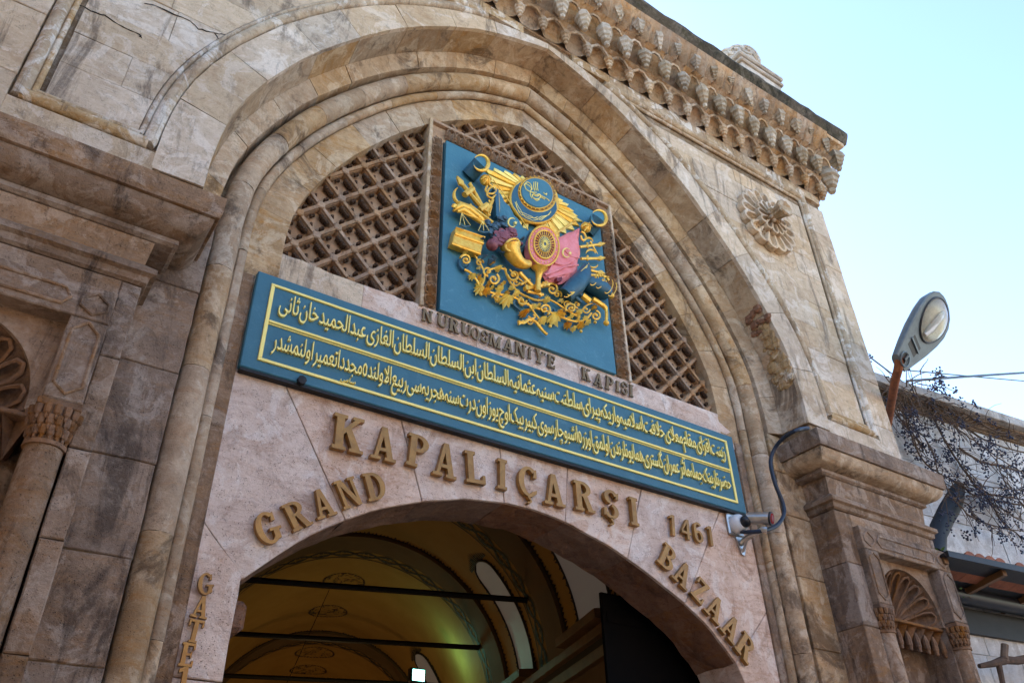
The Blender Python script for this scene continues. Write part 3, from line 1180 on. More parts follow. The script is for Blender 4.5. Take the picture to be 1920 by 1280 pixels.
def wedge_mesh(nm, h, w_, d0, d1):
    """upright folded triangle (star facet) between pendants"""
    mb = MB().add([(0, -d0, 0), (-w_ / 2, -d0 * .6, h), (w_ / 2, -d0 * .6, h), (0, -d1, h), (-w_ * .32, 0, h * .15), (w_ * .32, 0, h * .15)],
                  [(0, 3, 1), (0, 2, 3), (0, 1, 4), (0, 5, 2)])
    return mb.mesh(nm, 'carve', center=False)[0]


cA = cell_mesh('muqarnas_cell', .0, .18, 0, .24, UP, 'arch')
cB = cell_mesh('muqarnas_cell', .04, .34, 0, .38, UP, 'arch')
cC = cell_mesh('muqarnas_cell', .20, .48, 0, .34, UP, 'zig')
pA = pend_mesh('bracket_drop', .24, .082, 4, .0)
pB = pend_mesh('pendant', .40, .125, 6, .10, 'drop')
pC = pend_mesh('pendant', .34, .105, 5, .30, 'drop')
wB = wedge_mesh('star_facet', .34, .17, .16, .27)
wC = wedge_mesh('star_facet', .30, .20, .33, .45)
arcm, _ = MB().tube([(-UP / 2, -.125, .0), (-UP * .36, -.135, .10), (-.04, -.15, .16), (.04, -.15, .16), (UP * .36, -.135, .10), (UP / 2, -.125, .0)], [.016, .02, .024, .024, .02, .016], 5).mesh('muqarnas_rib', 'carve', center=False)
arcB, _ = MB().tube([(-UP / 2, -.27, .0), (-UP * .36, -.285, .13), (-.04, -.31, .20), (.04, -.31, .20), (UP * .36, -.285, .13), (UP / 2, -.27, .0)], [.012, .016, .02, .02, .016, .012], 5).mesh('muqarnas_rib', 'carve', center=False)

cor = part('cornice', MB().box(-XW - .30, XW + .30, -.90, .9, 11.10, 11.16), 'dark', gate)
ZB = 10.13


def unit(px, py, rot, k):
    r = (0, 0, rot)
    cs, sn = math.cos(rot), math.sin(rot)

    def at(dx, dy, z):
        return (px + dx * cs - dy * sn, py + dx * sn + dy * cs, z)
    inst('muqarnas_cell', cA, cor, at(0, 0, ZB + .02), r)
    inst('muqarnas_rib', arcm, cor, at(0, 0, ZB + .07), r)
    inst('bracket_drop', pA, cor, at(UP / 2, -.10, ZB + .20), r)
    inst('muqarnas_cell', cB, cor, at(UP / 2, 0, ZB + .26), r)
    inst('muqarnas_rib', arcB, cor, at(UP / 2, 0, ZB + .33), r)
    jr = (r[0] + rnd.uniform(-.06, .06), r[1] + rnd.uniform(-.06, .06), r[2] + rnd.uniform(-.4, .4))
    inst('pendant', pB, cor, at(0, -.255, ZB + .52), jr, (rnd.uniform(.88, 1.05), rnd.uniform(.88, 1.05), rnd.uniform(.72, 1.05) if rnd.random() > .12 else .45))
    inst('muqarnas_cell', cC, cor, at(0, 0, ZB + .62), r)
    inst('pendant', pC, cor, at(UP / 2, -.39, ZB + .88), jr, (rnd.uniform(.85, 1.08), rnd.uniform(.85, 1.08), rnd.uniform(.65, 1.05) if rnd.random() > .15 else .4))
    inst('star_facet', wC, cor, at(.085, 0, ZB + .66), r)
    inst('star_facet', wC, cor, at(-.085, 0, ZB + .66), r)


nU = 29
xs0 = [(-nU / 2 + .5 + i) * UP + .03 for i in range(nU)]
yw = -.57
for i, x in enumerate(xs0):
    unit(x, yw, 0, i)
for j in range(4):
    unit(XW + .005, yw + UP * (j + .6), PI / 2, j)
    unit(-XW - .005, yw + UP * (j + .6), -PI / 2, j)
for sx in (1, -1):
    inst('bracket_drop', pA, cor, (sx * (XW + .05), yw - .05, ZB + .22), None, (1.5, 1.5, 1.1))
    inst('pendant', pB, cor, (sx * (XW + .16), yw - .16, ZB + .52), None, (1.6, 1.6, 1.15))
    inst('pendant', pC, cor, (sx * (XW + .30), yw - .30, ZB + .86), None, (1.6, 1.6, 1.1))
    part('corner_block', MB().prism([(sx * (XW - .02), ZB + .05), (sx * (XW + .08), ZB + .12), (sx * (XW + .14), ZB + .35), (sx * (XW + .28), ZB + .62), (sx * (XW + .40), ZB + .98), (sx * (XW - .02), ZB + .98)], yw - .12, yw + .5), 'carve', cor)
# band above the drops and the projecting roof slab with a mossy underside
part('cornice_band', MB().box(-XW - .44, XW + .44, -1.0, .9, 11.085, 11.165, .01), 'carve', cor)
rs = MB()
nn = 60
for a in range(nn):
    x0 = -XW - .50 + (2 * XW + 1.0) * a / nn
    x1 = -XW - .50 + (2 * XW + 1.0) * (a + 1) / nn
prof = []
rings = []
for a in range(nn + 1):
    x = -XW - .50 + (2 * XW + 1.0) * a / nn
    j1, j2 = rnd.uniform(-.010, .010), rnd.uniform(-.008, .010)
    rings.append([(x, -1.0 + j1, 11.166), (x, -1.07 + j2, 11.29), (x, -1.075 + j1, 11.345 + j2), (x, -1.0, 11.36 + j2), (x, .9, 11.36), (x, .9, 11.166)])
rs.loft(rings)
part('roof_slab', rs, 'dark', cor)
# tooth-like facets on the underside of the slab
fm, _ = MB().add([(-UP / 2, -.99 + .57, 0), (UP / 2, -.99 + .57, 0), (0, -.60 + .57, -.03), (0, -.85 + .57, -.085)], [(0, 3, 2), (3, 1, 2), (0, 1, 3)]).mesh('soffit_facet', 'dark', center=False)
for x in xs0:
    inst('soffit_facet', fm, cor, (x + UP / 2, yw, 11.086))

# rosette on the spandrel
ros_c = Vector((3.42, -.56, 8.90))
ros = part('rosette', MB().lathe([(.30, -.02), (.30, -.05), (.22, -.06), (.004, -.07)], ros_c, 24, 'y'), 'wall', gate, True)


def petal(L0, L1, w_, th, k):
    mb = MB()
    n = 12
    # teardrop outline, rim raised
    out = []
    for i in range(n + 1):
        a = -PI / 2 + PI * i / n
        out.append((math.sin(a) * w_, L1 - w_ + math.cos(a) * w_))
    out = [(-w_ * .30, L0)] + out + [(w_ * .30, L0)]
    inn = [(x * .62, L0 + (z - L0) * .93 + .0) for x, z in out]
    inn2 = [(x * .40, L0 + (z - L0) * .86 + .0) for x, z in out]
    m = len(out)
    vs = [(x, 0, z) for x, z in out] + [(x, -th, z) for x, z in out] + [(x, -th * 1.05, z) for x, z in inn] + [(x, -th * .45, z) for x, z in inn2]
    fs = []
    for q in range(3):
        fs += [(q * m + i, q * m + i + 1, (q + 1) * m + i + 1, (q + 1) * m + i) for i in range(m - 1)]
    fs.append(tuple(3 * m + i for i in range(m)))
    # central ridge
    mb.add(vs, fs)
    mb.add([(-w_ * .10, -th * .45, L0 + (L1 - L0) * .3), (w_ * .10, -th * .45, L0 + (L1 - L0) * .3), (0, -th * .95, L0 + (L1 - L0) * .4), (0, -th * .5, L0 + (L1 - L0) * .86)], [(0, 2, 3), (1, 3, 2), (0, 1, 2)])
    return mb.mesh('petal', 'wall', center=False)[0]


pt1 = petal(.10, .50, .092, .085, 0)
pt2 = petal(.06, .27, .060, .135, 0)
for i in range(16):
    inst('petal', pt1, ros, ros_c + Vector((0, rnd.uniform(0, .01), 0)), (0, 2 * PI * i / 16 + .1, 0))
for i in range(12):
    inst('petal', pt2, ros, ros_c, (0, 2 * PI * i / 12, 0))
part('rosette_boss', MB().lathe([(.10, -.06), (.11, -.15), (.085, -.20), (.10, -.27), (.135, -.34), (.12, -.36), (.05, -.345)], ros_c, 20, 'y', .14), 'carve', ros)
for i in range(10):
    a = 2 * PI * i / 10
    part('boss_bead', MB().ball(ros_c + Vector((.10 * math.cos(a), -.17, .10 * math.sin(a))), .028, 7, 4), 'carve', ros, True)

# finial on the roof
fz = 11.36
fin = part('roof_finial', MB().box(3.22, 4.06, -1.00, -.35, fz + .004, fz + .26, .01), 'finial', gate)
part('finial_moulding', MB().box(3.18, 4.10, -1.04, -.31, fz + .262, fz + .32, .015), 'finial', fin)
part('finial_moulding', MB().box(3.23, 4.05, -.99, -.36, fz + .322, fz + .39, .015), 'finial', fin)
part('finial_moulding', MB().box(3.17, 4.12, -1.05, -.30, fz + .392, fz + .46, .02), 'finial', fin)
FX, FY = 3.58, -.66
part('finial_body', MB().lathe([(.26, .46), (.33, .53), (.35, .65), (.33, .78), (.25, .89), (.16, .95), (.10, .98)], (FX, FY, fz), 10), 'finial', fin)
for a in range(7):
    an = -PI / 2 + (a - 3.5) * .55
    cx_, cy_ = FX + .33 * math.cos(an), FY + .33 * math.sin(an)
    pts = []
    for i in range(15):
        b_ = i / 14 * 2.6 * PI
        r_ = .12 * (1 - i / 20)
        pts.append((cx_ - math.sin(an) * math.cos(b_) * r_, cy_ + math.cos(an) * math.cos(b_) * r_, fz + .72 + math.sin(b_) * r_))
    part('finial_scroll', MB().tube(pts, .032, 6), 'finial', fin, True)
part('finial_cap', MB().lathe([(.12, .95), (.16, .99), (.12, 1.05), (.04, 1.08)], (FX, FY, fz), 10), 'finial', fin)

# hairline cracks in the left spandrel: thin dark slivers laid on the stone
crk = [[(272, 6), (300, 14), (356, 40), (372, 55), (402, 62), (418, 84), (424, 96), (420, 114)], [(135, 2), (160, 16), (196, 30), (232, 50), (262, 66), (266, 72)], [(402, 62), (420, 66), (438, 68)]]
for c in crk:
    mb = MB()
    pts = [P(u, v, -.558) for u, v in c]
    fine = []
    for a, b in zip(pts, pts[1:]):
        for i in range(4):
            q = a.lerp(b, i / 4)
            q.x += rnd.uniform(-.008, .008)
            q.z += rnd.uniform(-.008, .008)
            fine.append(q)
    fine.append(pts[-1])
    mb.tube(fine, [rnd.uniform(.002, .0065) for _ in fine], 4)
    part('crack', mb, 'iron', gate, kind='stuff')
# broken patch in the right soffit
def t_at(z):
    a, b = 0.0, 1.0
    for _ in range(30):
        m_ = (a + b) / 2
        if C(0, m_).y < z:
            a = m_
        else:
            b = m_
    return a


zlo, zhi = P(1452, 712, -.42).z, P(1428, 590, -.42).z
bp_ = MB()
for i in range(60):
    q = rnd.random()
    z_ = zlo + (zhi - zlo) * q * .82
    x_ = C(0, t_at(z_)).x
    bp_.ball((x_ - rnd.uniform(-.005, .028), -.41 + rnd.uniform(-.11, .10) * (1 - .3 * q), z_), rnd.uniform(.035, .085), 6, 4, (.35, 1, 1.1))
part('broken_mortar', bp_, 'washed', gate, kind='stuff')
rb = MB()
for i in range(26):
    z_ = zhi - rnd.uniform(0, .26)
    x_ = C(0, t_at(z_)).x
    rb.ball((x_ - rnd.uniform(-.002, .03), -.42 + rnd.uniform(-.14, .12), z_), rnd.uniform(.03, .07), 5, 3, (.5, 1, .8))
part('exposed_rubble', rb, 'soffit', gate, kind='stuff')
# ================================================================== long calligraphy board
SX0, SX1, SZ0, SZ1, SY = -2.65, 2.56, 4.875, 5.755, -.075
board = thing('calligraphy_board', 'long blue board with two lines of gold Arabic script above the doorway', 'sign', (0, SY, SZ0))
part('board', MB().box(SX0, SX1, SY, -.012, SZ0, SZ1, .008), 'blue', board)
part('board_underside', MB().box(SX0 + .01, SX1 - .01, SY + .01, -.006, SZ0 - .022, SZ0 - .001), 'iron', board)


def bar(x0, x1, z0, z1, nm='gold_border', dy=.014, m='goldln'):
    part(nm, MB().box(x0, x1, SY - dy, SY + .004, z0, z1, .003), m, board)


bx0, bx1, bz0, bz1 = SX0 + .115, SX1 - .115, SZ0 + .085, SZ1 - .085
bar(bx0, bx1, bz1 - .022, bz1)
bar(bx0, bx1, bz0, bz0 + .024)
bar(bx0, bx0 + .030, bz0 + .0245, bz1 - .0225)
bar(bx1 - .028, bx1, bz0 + .0245, bz1 - .0225)
zm = (bz0 + bz1) / 2
bar(bx0 + .031, bx1 - .029, zm - .004, zm + .016)
bar(bx0 + .031, bx1 - .029, zm - .022, zm - .012, dy=.010)
part('clamp', MB().lathe([(.004, -.05), (.035, -.045), (.035, .02), (.02, .03)], P(563, 716, -.06), 8, 'y'), 'iron', board)

F = {'ا': (0xFE8D, 0xFE8E), 'آ': (0xFE81, 0xFE82), 'ب': (0xFE8F, 0xFE90, 0xFE91, 0xFE92), 'پ': (0xFB56, 0xFB57, 0xFB58, 0xFB59), 'ت': (0xFE95, 0xFE96, 0xFE97, 0xFE98), 'ث': (0xFE99, 0xFE9A, 0xFE9B, 0xFE9C),
     'ج': (0xFE9D, 0xFE9E, 0xFE9F, 0xFEA0), 'چ': (0xFB7A, 0xFB7B, 0xFB7C, 0xFB7D), 'ح': (0xFEA1, 0xFEA2, 0xFEA3, 0xFEA4), 'خ': (0xFEA5, 0xFEA6, 0xFEA7, 0xFEA8), 'د': (0xFEA9, 0xFEAA), 'ر': (0xFEAD, 0xFEAE), 'ز': (0xFEAF, 0xFEB0),
     'س': (0xFEB1, 0xFEB2, 0xFEB3, 0xFEB4), 'ش': (0xFEB5, 0xFEB6, 0xFEB7, 0xFEB8), 'ض': (0xFEBD, 0xFEBE, 0xFEBF, 0xFEC0), 'ط': (0xFEC1, 0xFEC2, 0xFEC3, 0xFEC4), 'ع': (0xFEC9, 0xFECA, 0xFECB, 0xFECC), 'غ': (0xFECD, 0xFECE, 0xFECF, 0xFED0),
     'ف': (0xFED1, 0xFED2, 0xFED3, 0xFED4), 'ق': (0xFED5, 0xFED6, 0xFED7, 0xFED8), 'ک': (0xFB8E, 0xFB8F, 0xFB90, 0xFB91), 'گ': (0xFB92, 0xFB93, 0xFB94, 0xFB95), 'ل': (0xFEDD, 0xFEDE, 0xFEDF, 0xFEE0), 'م': (0xFEE1, 0xFEE2, 0xFEE3, 0xFEE4), 'ن': (0xFEE5, 0xFEE6, 0xFEE7, 0xFEE8),
     'ه': (0x0665, 0xFBA7, 0xFEEB, 0xFEEC), 'و': (0xFEED, 0xFEEE), 'ی': (0xFBFC, 0xFBFD, 0xFBFE, 0xFBFF)}


def shape_word(w_):
    out = []
    i = 0
    pj = False
    while i < len(w_):
        c = w_[i]
        if c == 'ل' and i + 1 < len(w_) and w_[i + 1] in 'اآ':
            out.append(chr((0xFEFB if w_[i + 1] == 'ا' else 0xFEF5) + (1 if pj else 0)))
            pj = False
            i += 2
            continue
        f = F[c]
        nx = i + 1 < len(w_) and w_[i + 1] in F
        if len(f) == 4:
            k = 3 if pj and nx else 1 if pj else 2 if nx else 0
            pj = nx
        else:
            k = 1 if pj else 0
            pj = False
        out.append(chr(f[k]))
        i += 1
    return ''.join(reversed(out))


def text_mesh(s, nm, mat, ext, off=0.0, shear=0.0):
    c = bpy.data.curves.new(nm, 'FONT')
    c.body = s
    c.extrude = ext
    c.offset = off
    c.shear = shear
    c.resolution_u = 4
    o = bpy.data.objects.new('tmp', c)
    COL.objects.link(o)
    dg = bpy.context.evaluated_depsgraph_get()
    dg.update()
    me = bpy.data.meshes.new_from_object(o.evaluated_get(dg))
    bpy.data.objects.remove(o)
    me.name = nm
    me.materials.clear()
    me.materials.append(M[mat])
    # lay it upright: x along the wall, z up, front towards -y
    me.transform(Matrix.Rotation(PI / 2, 4, 'X'))
    return me


L1 = 'زینت افزای مقام معلای خلافت اسلامیه واریکه پیرای سلطنت سنیه عثمانیه السلطان ابن السلطان السلطان الغازی عبدالحمید خان ثانی'
L2 = 'حضرتلرینک جمله مآثر عمران گستری همایونلرندن اولمق اوزره اشبو چارسوی کبیر بیک اوچ یوز اون درت سنه هجریه سی ربیع الاولنده مجددا تعمیر اولنمشدر'
F['ص'] = (0xFEB9, 0xFEBA, 0xFEBB, 0xFEBC)
for line, zb, zt in ((L1, zm + .055, bz1 - .045), (L2, bz0 + .06, zm - .045)):
    mes = []
    for wd in line.split():
        me = text_mesh(shape_word(wd), 'arabic_word', 'goldln', .02, 0.0, .0)
        xs_ = [v.co.x for v in me.vertices]
        zs_ = [v.co.z for v in me.vertices]
        mes.append((me, min(xs_), max(xs_), min(zs_), max(zs_)))
    total = sum(m[2] - m[1] for m in mes)
    gap = .10
    width = (bx1 - bx0) - .16
    sx = width / (total + gap * (len(mes) - 1))
    sz = (zt - zb) / 1.08
    x = bx1 - .075
    for me, a, b, c_, d_ in mes:
        wd_ = (b - a) * sx
        x -= wd_
        for k, (dx, dz) in enumerate(((0, 0), (.0035, .003))):
            pass
        o = bpy.data.objects.new('arabic_word', me)
        COL.objects.link(o)
        me.transform(Matrix.Diagonal((sx, .6, sz, 1)) @ Matrix.Translation((-a, 0, 0)))
        o.parent = board
        loc = Vector((x, SY - .012, zb + .30 * sz))
        o.location = loc - wloc(board)
        x -= gap * sx
me = text_mesh(shape_word('سامی'), 'small_signature', 'goldln', .02)
me.transform(Matrix.Diagonal((.055, .6, .055, 1)))
o = bpy.data.objects.new('small_signature', me)
COL.objects.link(o)
o.parent = board
o.location = P(636, 714, SY) + Vector((0, -.012, 0)) - wloc(board)

# ================================================================== serif letters
def R_(x0, z0, x1, z1):
    return [(x0, z0), (x1, z0), (x1, z1), (x0, z1)]


def arcs(cx, cz, rx, rz, a0, a1, tx, tz, n=14):
    """thick arc as quads; tx thickness at the sides, tz at top and bottom"""
    out = []
    pts = []
    for i in range(n + 1):
        a = math.radians(a0 + (a1 - a0) * i / n)
        pts.append(((cx + rx * math.cos(a), cz + rz * math.sin(a)), (cx + (rx - tx) * math.cos(a), cz + (rz - tz) * math.sin(a))))
    poly = [p[0] for p in pts] + [p[1] for p in reversed(pts)]
    return [poly]


T = .19     # stem


def stem(x, s=.07, z0=0, z1=1):
    return [R_(x - s, z0, x + T + s, z0 + .10), R_(x, z0 + .02, x + T, z1 - .02), R_(x - s, z1 - .10, x + T + s, z1)]


G_ = {
    'I': (.33, stem(.07)),
    'L': (.62, stem(.07) + [R_(.07, 0, .60, .12), [(.50, .0), (.62, .0), (.62, .27), (.54, .27)]]),
    'P': (.62, stem(.07) + arcs(.30, .73, .32, .27, -90, 90, .17, .10) + [R_(.2, .90, .31, 1.0), R_(.2, .46, .31, .56)]),
    'R': (.72, stem(.07) + arcs(.30, .74, .33, .26, -90, 90, .17, .10) + [R_(.2, .90, .31, 1.0), R_(.2, .48, .31, .58), [(.30, .50), (.46, .55), (.66, .06), (.48, .0)], R_(.46, 0, .74, .09)]),
    'B': (.66, stem(.07) + arcs(.30, .76, .28, .24, -90, 90, .16, .09) + arcs(.30, .27, .34, .27, -90, 90, .17, .10) + [R_(.2, .91, .31, 1), R_(.2, 0, .31, .10), R_(.2, .47, .34, .56)]),
    'D': (.68, stem(.07) + arcs(.28, .5, .40, .5, -90, 90, .18, .11) + [R_(.2, .89, .29, 1.), R_(.2, 0, .29, .11)]),
    'A': (.74, [[(.10, .03), (.20, .03), (.42, .97), (.30, .97)], [(.30, 1.0), (.46, 1.0), (.68, .03), (.50, .03)], R_(.22, .26, .56, .36), R_(-.0, 0, .30, .09), R_(.42, 0, .76, .09)]),
    'K': (.72, stem(.07) + [[(.24, .42), (.24, .58), (.56, .97), (.66, .92)], [(.30, .58), (.42, .68), (.70, .05), (.50, .02)], R_(.46, .91, .74, 1.0), R_(.42, 0, .76, .09)]),
    'N': (.78, [R_(-.02, 0, .26, .09), R_(.06, .04, .17, .96), R_(-.02, .91, .22, 1.0), [(.06, 1.0), (.25, 1.0), (.70, .0), (.54, .0)], R_(.57, .04, .68, .96), R_(.49, .91, .77, 1.0)]),
    'M': (.92, [R_(-.02, 0, .26, .09), R_(.06, .04, .17, .96), R_(-.02, .91, .20, 1.0), [(.10, 1.0), (.28, 1.0), (.50, .12), (.42, .0)], [(.42, .0), (.50, .0), (.80, 1.0), (.68, 1.0)], R_(.66, .04, .83, .96), R_(.58, 0, .92, .09), R_(.68, .91, .92, 1.0)]),
    'E': (.62, stem(.07) + [R_(.2, .89, .58, 1.0), R_(.2, 0, .60, .11), R_(.2, .46, .46, .56), R_(.50, .74, .58, .95), R_(.52, .05, .60, .27), R_(.42, .38, .48, .64)]),
    'T': (.66, [R_(.24, .03, .43, .95), R_(.15, 0, .52, .09), R_(.0, .89, .67, 1.0), R_(.0, .70, .08, .94), R_(.59, .70, .67, .94)]),
    'U': (.74, [R_(-.02, .91, .32, 1), R_(.06, .32, .24, .95), R_(.48, .91, .76, 1), R_(.57, .32, .68, .95)] + arcs(.37, .34, .31, .34, 180, 360, .15, .11)),
    'O': (.70, arcs(.35, .5, .34, .51, 0, 350, .17, .10, 24) + arcs(.35, .5, .34, .51, 349, 361, .17, .10, 2)),
    'C': (.66, arcs(.36, .5, .35, .51, 48, 312, .18, .10, 22) + [[(.50, .66), (.62, .66), (.62, .96), (.55, .93)], [(.52, .20), (.62, .26), (.60, .12), (.52, .10)]]),
    'G': (.72, arcs(.36, .5, .35, .51, 48, 322, .18, .10, 22) + [[(.50, .68), (.62, .68), (.62, .96), (.55, .93)], R_(.48, .10, .65, .46), R_(.38, .38, .73, .47)]),
    'S': (.60, arcs(.30, .755, .27, .255, 20, 262, .15, .10, 16) + arcs(.30, .255, .28, .265, -160, 82, .16, .10, 16) + [[(.46, .72), (.57, .72), (.57, .98), (.50, .94)], [(.02, .04), (.10, .08), (.13, .31), (.02, .31)]]),
    'Z': (.64, [R_(.04, .89, .60, 1.0), R_(.02, 0, .62, .11), [(.02, .0), (.20, .0), (.62, 1.0), (.44, 1.0)], R_(.04, .72, .12, .95), R_(.54, .05, .62, .29)]),
    'Y': (.74, [R_(-.03, .91, .30, 1), R_(.48, .91, .76, 1), [(.04, .97), (.24, .97), (.46, .42), (.28, .42)], [(.58, .97), (.69, .97), (.46, .42), (.36, .42)], R_(.28, .03, .46, .47), R_(.19, 0, .55, .09)]),
    '1': (.30, [[(.12, .02), (.27, .02), (.27, 1), (.12, 1)], [(.0, .80), (.0, .92), (.14, 1.0), (.14, .86)]]),
    '4': (.58, [R_(.33, .0, .48, 1.0), [(.0, .26), (.0, .37), (.33, 1.0), (.34, .80)], R_(.0, .25, .58, .37)]),
    '6': (.54, arcs(.27, .30, .26, .30, 0, 350, .14, .11, 20) + arcs(.27, .30, .26, .30, 349, 361, .14, .11, 2) + [R_(.01, .30, .15, .74)] + arcs(.26, .73, .25, .27, 30, 180, .14, .11, 12)),
}


def glyph_mesh(ch, ztop=1):
    w_, polys = G_[ch]
    mb = MB()
    for i, p in enumerate(polys):
        mb.prism(p, -.5 - .012 * i, .5)
    return mb, w_


def brass_letter(ch, top, bot, y, label, group, dep=.035, mat='brass', wscale=1.0, mark=None, hh=None):
    """top, bot: surveyed middle of the head and foot of the letter"""
    A = P(*top, y)
    B = P(*bot, y)
    h = (A - B).length if hh is None else hh
    ang = math.atan2(A.x - B.x, A.z - B.z)
    mb, w_ = glyph_mesh(ch)
    pieces = [('letter_body', mb)]
    if mark == 'cedilla':
        m2 = MB()
        for i, p in enumerate(arcs(w_ / 2 + .0, -.14, .10, .10, -120, 90, .05, .05, 10) + [R_(w_ / 2 - .02, -.06, w_ / 2 + .05, .03)]):
            m2.prism(p, -.5 - .012 * i, .5)
        pieces.append(('cedilla', m2))
    if mark == 'dot':
        m2 = MB().prism([(w_ / 2 + .09 * math.cos(a * PI / 4), 1.16 + .08 * math.sin(a * PI / 4)) for a in range(8)], -.5, .5)
        pieces.append(('dot', m2))
    t = thing('brass_letter', label, 'letter', B, group)
    t.rotation_euler = (0, ang, 0)
    for nm, m_ in pieces:
        vs = []
        for v in m_.v:
            vs.append(Vector(((v.x - w_ / 2) * h * wscale, v.y * dep, v.z * h)))
        m_.v = vs
        me, c = m_.mesh(nm, mat, center=False)
        o = bpy.data.objects.new(nm, me)
        COL.objects.link(o)
        o.parent = t
        o.location = (0, -.022, 0)
    return t


yl = -.012
W1 = [('K', (651, 784), (645, 849), 1.12), ('A', (717, 805), (713, 866), 1.0), ('P', (782, 820), (776, 879), 1.05), ('A', (832, 835), (828, 897), .95), ('L', (884, 850), (888, 909), 1.05), ('I', (937, 864), (937, 920), 1.0),
      ('C', (984, 878), (986, 933), 1.12), ('A', (1031, 892), (1035, 950), 1.0), ('R', (1087, 906), (1092, 961), 1.05), ('S', (1140, 922), (1141, 974), 1.1), ('I', (1181, 935), (1186, 987), 1.05)]
names1 = ['K', 'first A', 'P', 'second A', 'L', 'first I', 'C with cedilla', 'third A', 'R', 'S with cedilla', 'last I']
for (ch, a, b, ws), nm in zip(W1, names1):
    brass_letter(ch, a, b, yl, 'large brass letter %s of the word KAPALIÇARŞI over the doorway' % nm, 'brass letters of KAPALIÇARŞI', .045, 'brass', ws, 'cedilla' if ch in 'CS' else None)
W2 = [('G', (489, 964), (509, 1021), 1.08), ('R', (541, 944), (565, 993), 1.05), ('A', (591, 921), (610, 972), 1.0), ('N', (640, 901), (661, 952), 1.0), ('D', (692, 889), (706, 940), 1.1)]
for ch, a, b, ws in W2:
    brass_letter(ch, a, b, yl, 'brass letter %s of the word GRAND along the left of the arch' % ch, 'brass letters of GRAND', .04, 'brass', ws)
W3 = [('1', (1255, 967), (1257, 1006), 'first figure one'), ('4', (1280, 975), (1283, 1012), 'figure four'), ('6', (1302, 981), (1307, 1019), 'figure six'), ('1', (1324, 988), (1329, 1025), 'last figure one')]
for ch, a, b, nm in W3:
    brass_letter(ch, a, b, yl, 'small brass %s of the year 1461 beside the camera' % nm, 'brass digits of 1461', .035, 'brass', 1.05)
W4 = [('B', (1254, 1031), (1239, 1066), 'B'), ('A', (1282, 1058), (1267, 1096), 'first A'), ('Z', (1313, 1098), (1299, 1125), 'Z'), ('A', (1343, 1122), (1327, 1159), 'second A'), ('A', (1374, 1158), (1356, 1195), 'third A'), ('R', (1401, 1200), (1383, 1231), 'R')]
for ch, a, b, nm in W4:
    brass_letter(ch, a, b, yl, 'brass letter %s of the word BAZAAR down the right of the arch' % nm, 'brass letters of BAZAAR', .04, 'brass', 1.08, None, .245 if ch != 'Z' else .235)
W5 = [('G', (384, 1078), (382, 1117)), ('A', (378, 1124), (368, 1160)), ('T', (367, 1167), (357, 1206)), ('E', (353, 1211), (344, 1251))]
for ch, a, b in W5:
    brass_letter(ch, a, b, yl, 'small brass letter %s of the word GATE stacked on the left jamb' % ch, 'brass letters of GATE', .03, 'brass', 1.0, None, .132)
brass_letter('1', (340, 1272), (333, 1312), yl, 'brass digit at the foot of the stacked word GATE, cut by the picture edge', 'brass letters of GATE', .03, 'brass', 1.05, None, .175)
q = lambda x, y: (780 + x / 4.3636, 570 + y / 4.3636)
W6 = [('N', (85, 62), (80, 158), 'first N'), ('U', (208, 98), (202, 200), 'first U'), ('R', (303, 138), (296, 240), 'R'), ('U', (402, 172), (396, 268), 'second U'), ('O', (476, 206), (472, 300), 'O'), ('S', (552, 232), (546, 325), 'S'),
      ('M', (640, 268), (632, 362), 'M'), ('A', (745, 300), (738, 402), 'A'), ('N', (845, 335), (838, 440), 'second N'), ('I', (918, 378), (916, 455), 'dotted İ'), ('Y', (1005, 392), (990, 490), 'Y'), ('E', (1095, 432), (1092, 530), 'E')]
for ch, a, b, nm in W6:
    brass_letter(ch, q(*a), q(*b), -.008, 'tarnished letter %s of the word NURUOSMANİYE above the blue board' % nm, 'small letters of NURUOSMANİYE', .02, 'brassdk', 1.05, 'dot' if nm.startswith('dotted') else None)
W7 = [('K', (1375, 535), (1378, 630), 'K'), ('A', (1480, 580), (1475, 680), 'A'), ('P', (1572, 608), (1566, 712), 'P'), ('I', (1636, 640), (1636, 725), 'middle I'), ('S', (1690, 648), (1692, 745), 'S'), ('I', (1745, 668), (1748, 765), 'last I')]
for ch, a, b, nm in W7:
    brass_letter(ch, q(*a), q(*b), -.008, 'tarnished letter %s of the word KAPISI above the right of the blue board' % nm, 'small letters of KAPISI', .02, 'brassdk', 1.0)

# ================================================================== the crest
CY = -.045
crest = thing('crest_relief', 'blue panel with gilded coat of arms, rayed sun, flags and weapons in relief', 'coat of arms', (0, CY, 6.05))
part('panel', MB().box(-1.03, 1.012, CY, .19, 6.046, 8.258, .004), 'bluelt', crest)


def c3(x, z, d=0.0):
    """survey of the relief: drawing point and its height off the panel"""
    p = P(810 + x / 3.2, 260 + z / 3.2, CY)
    return Vector((p.x, CY - d, p.z))


def cpoly(nm, pts, d0, d1, mat, inset=0):
    ps = [c3(*p) for p in pts]
    return part(nm, MB().prism([(p.x, p.z) for p in ps], CY - d1, CY - d0, inset), mat, crest)


def ctube(nm, pts, r, d, mat='gold', seg=7, smooth=True):
    ds = d if isinstance(d, (list, tuple)) else [d] * len(pts)
    ps = [c3(p[0], p[1], e) for p, e in zip(pts, ds)]
    return part(nm, MB().tube(ps, r, seg), mat, crest, smooth)


def smooth_pts(pts, n=6):
    out = []
    pp = [pts[0]] + list(pts) + [pts[-1]]
    for i in range(1, len(pp) - 2):
        for k in range(n):
            out.append(_cat(pp[i - 1], pp[i], pp[i + 1], pp[i + 2], k / n))
    out.append(tuple(pts[-1]))
    return out


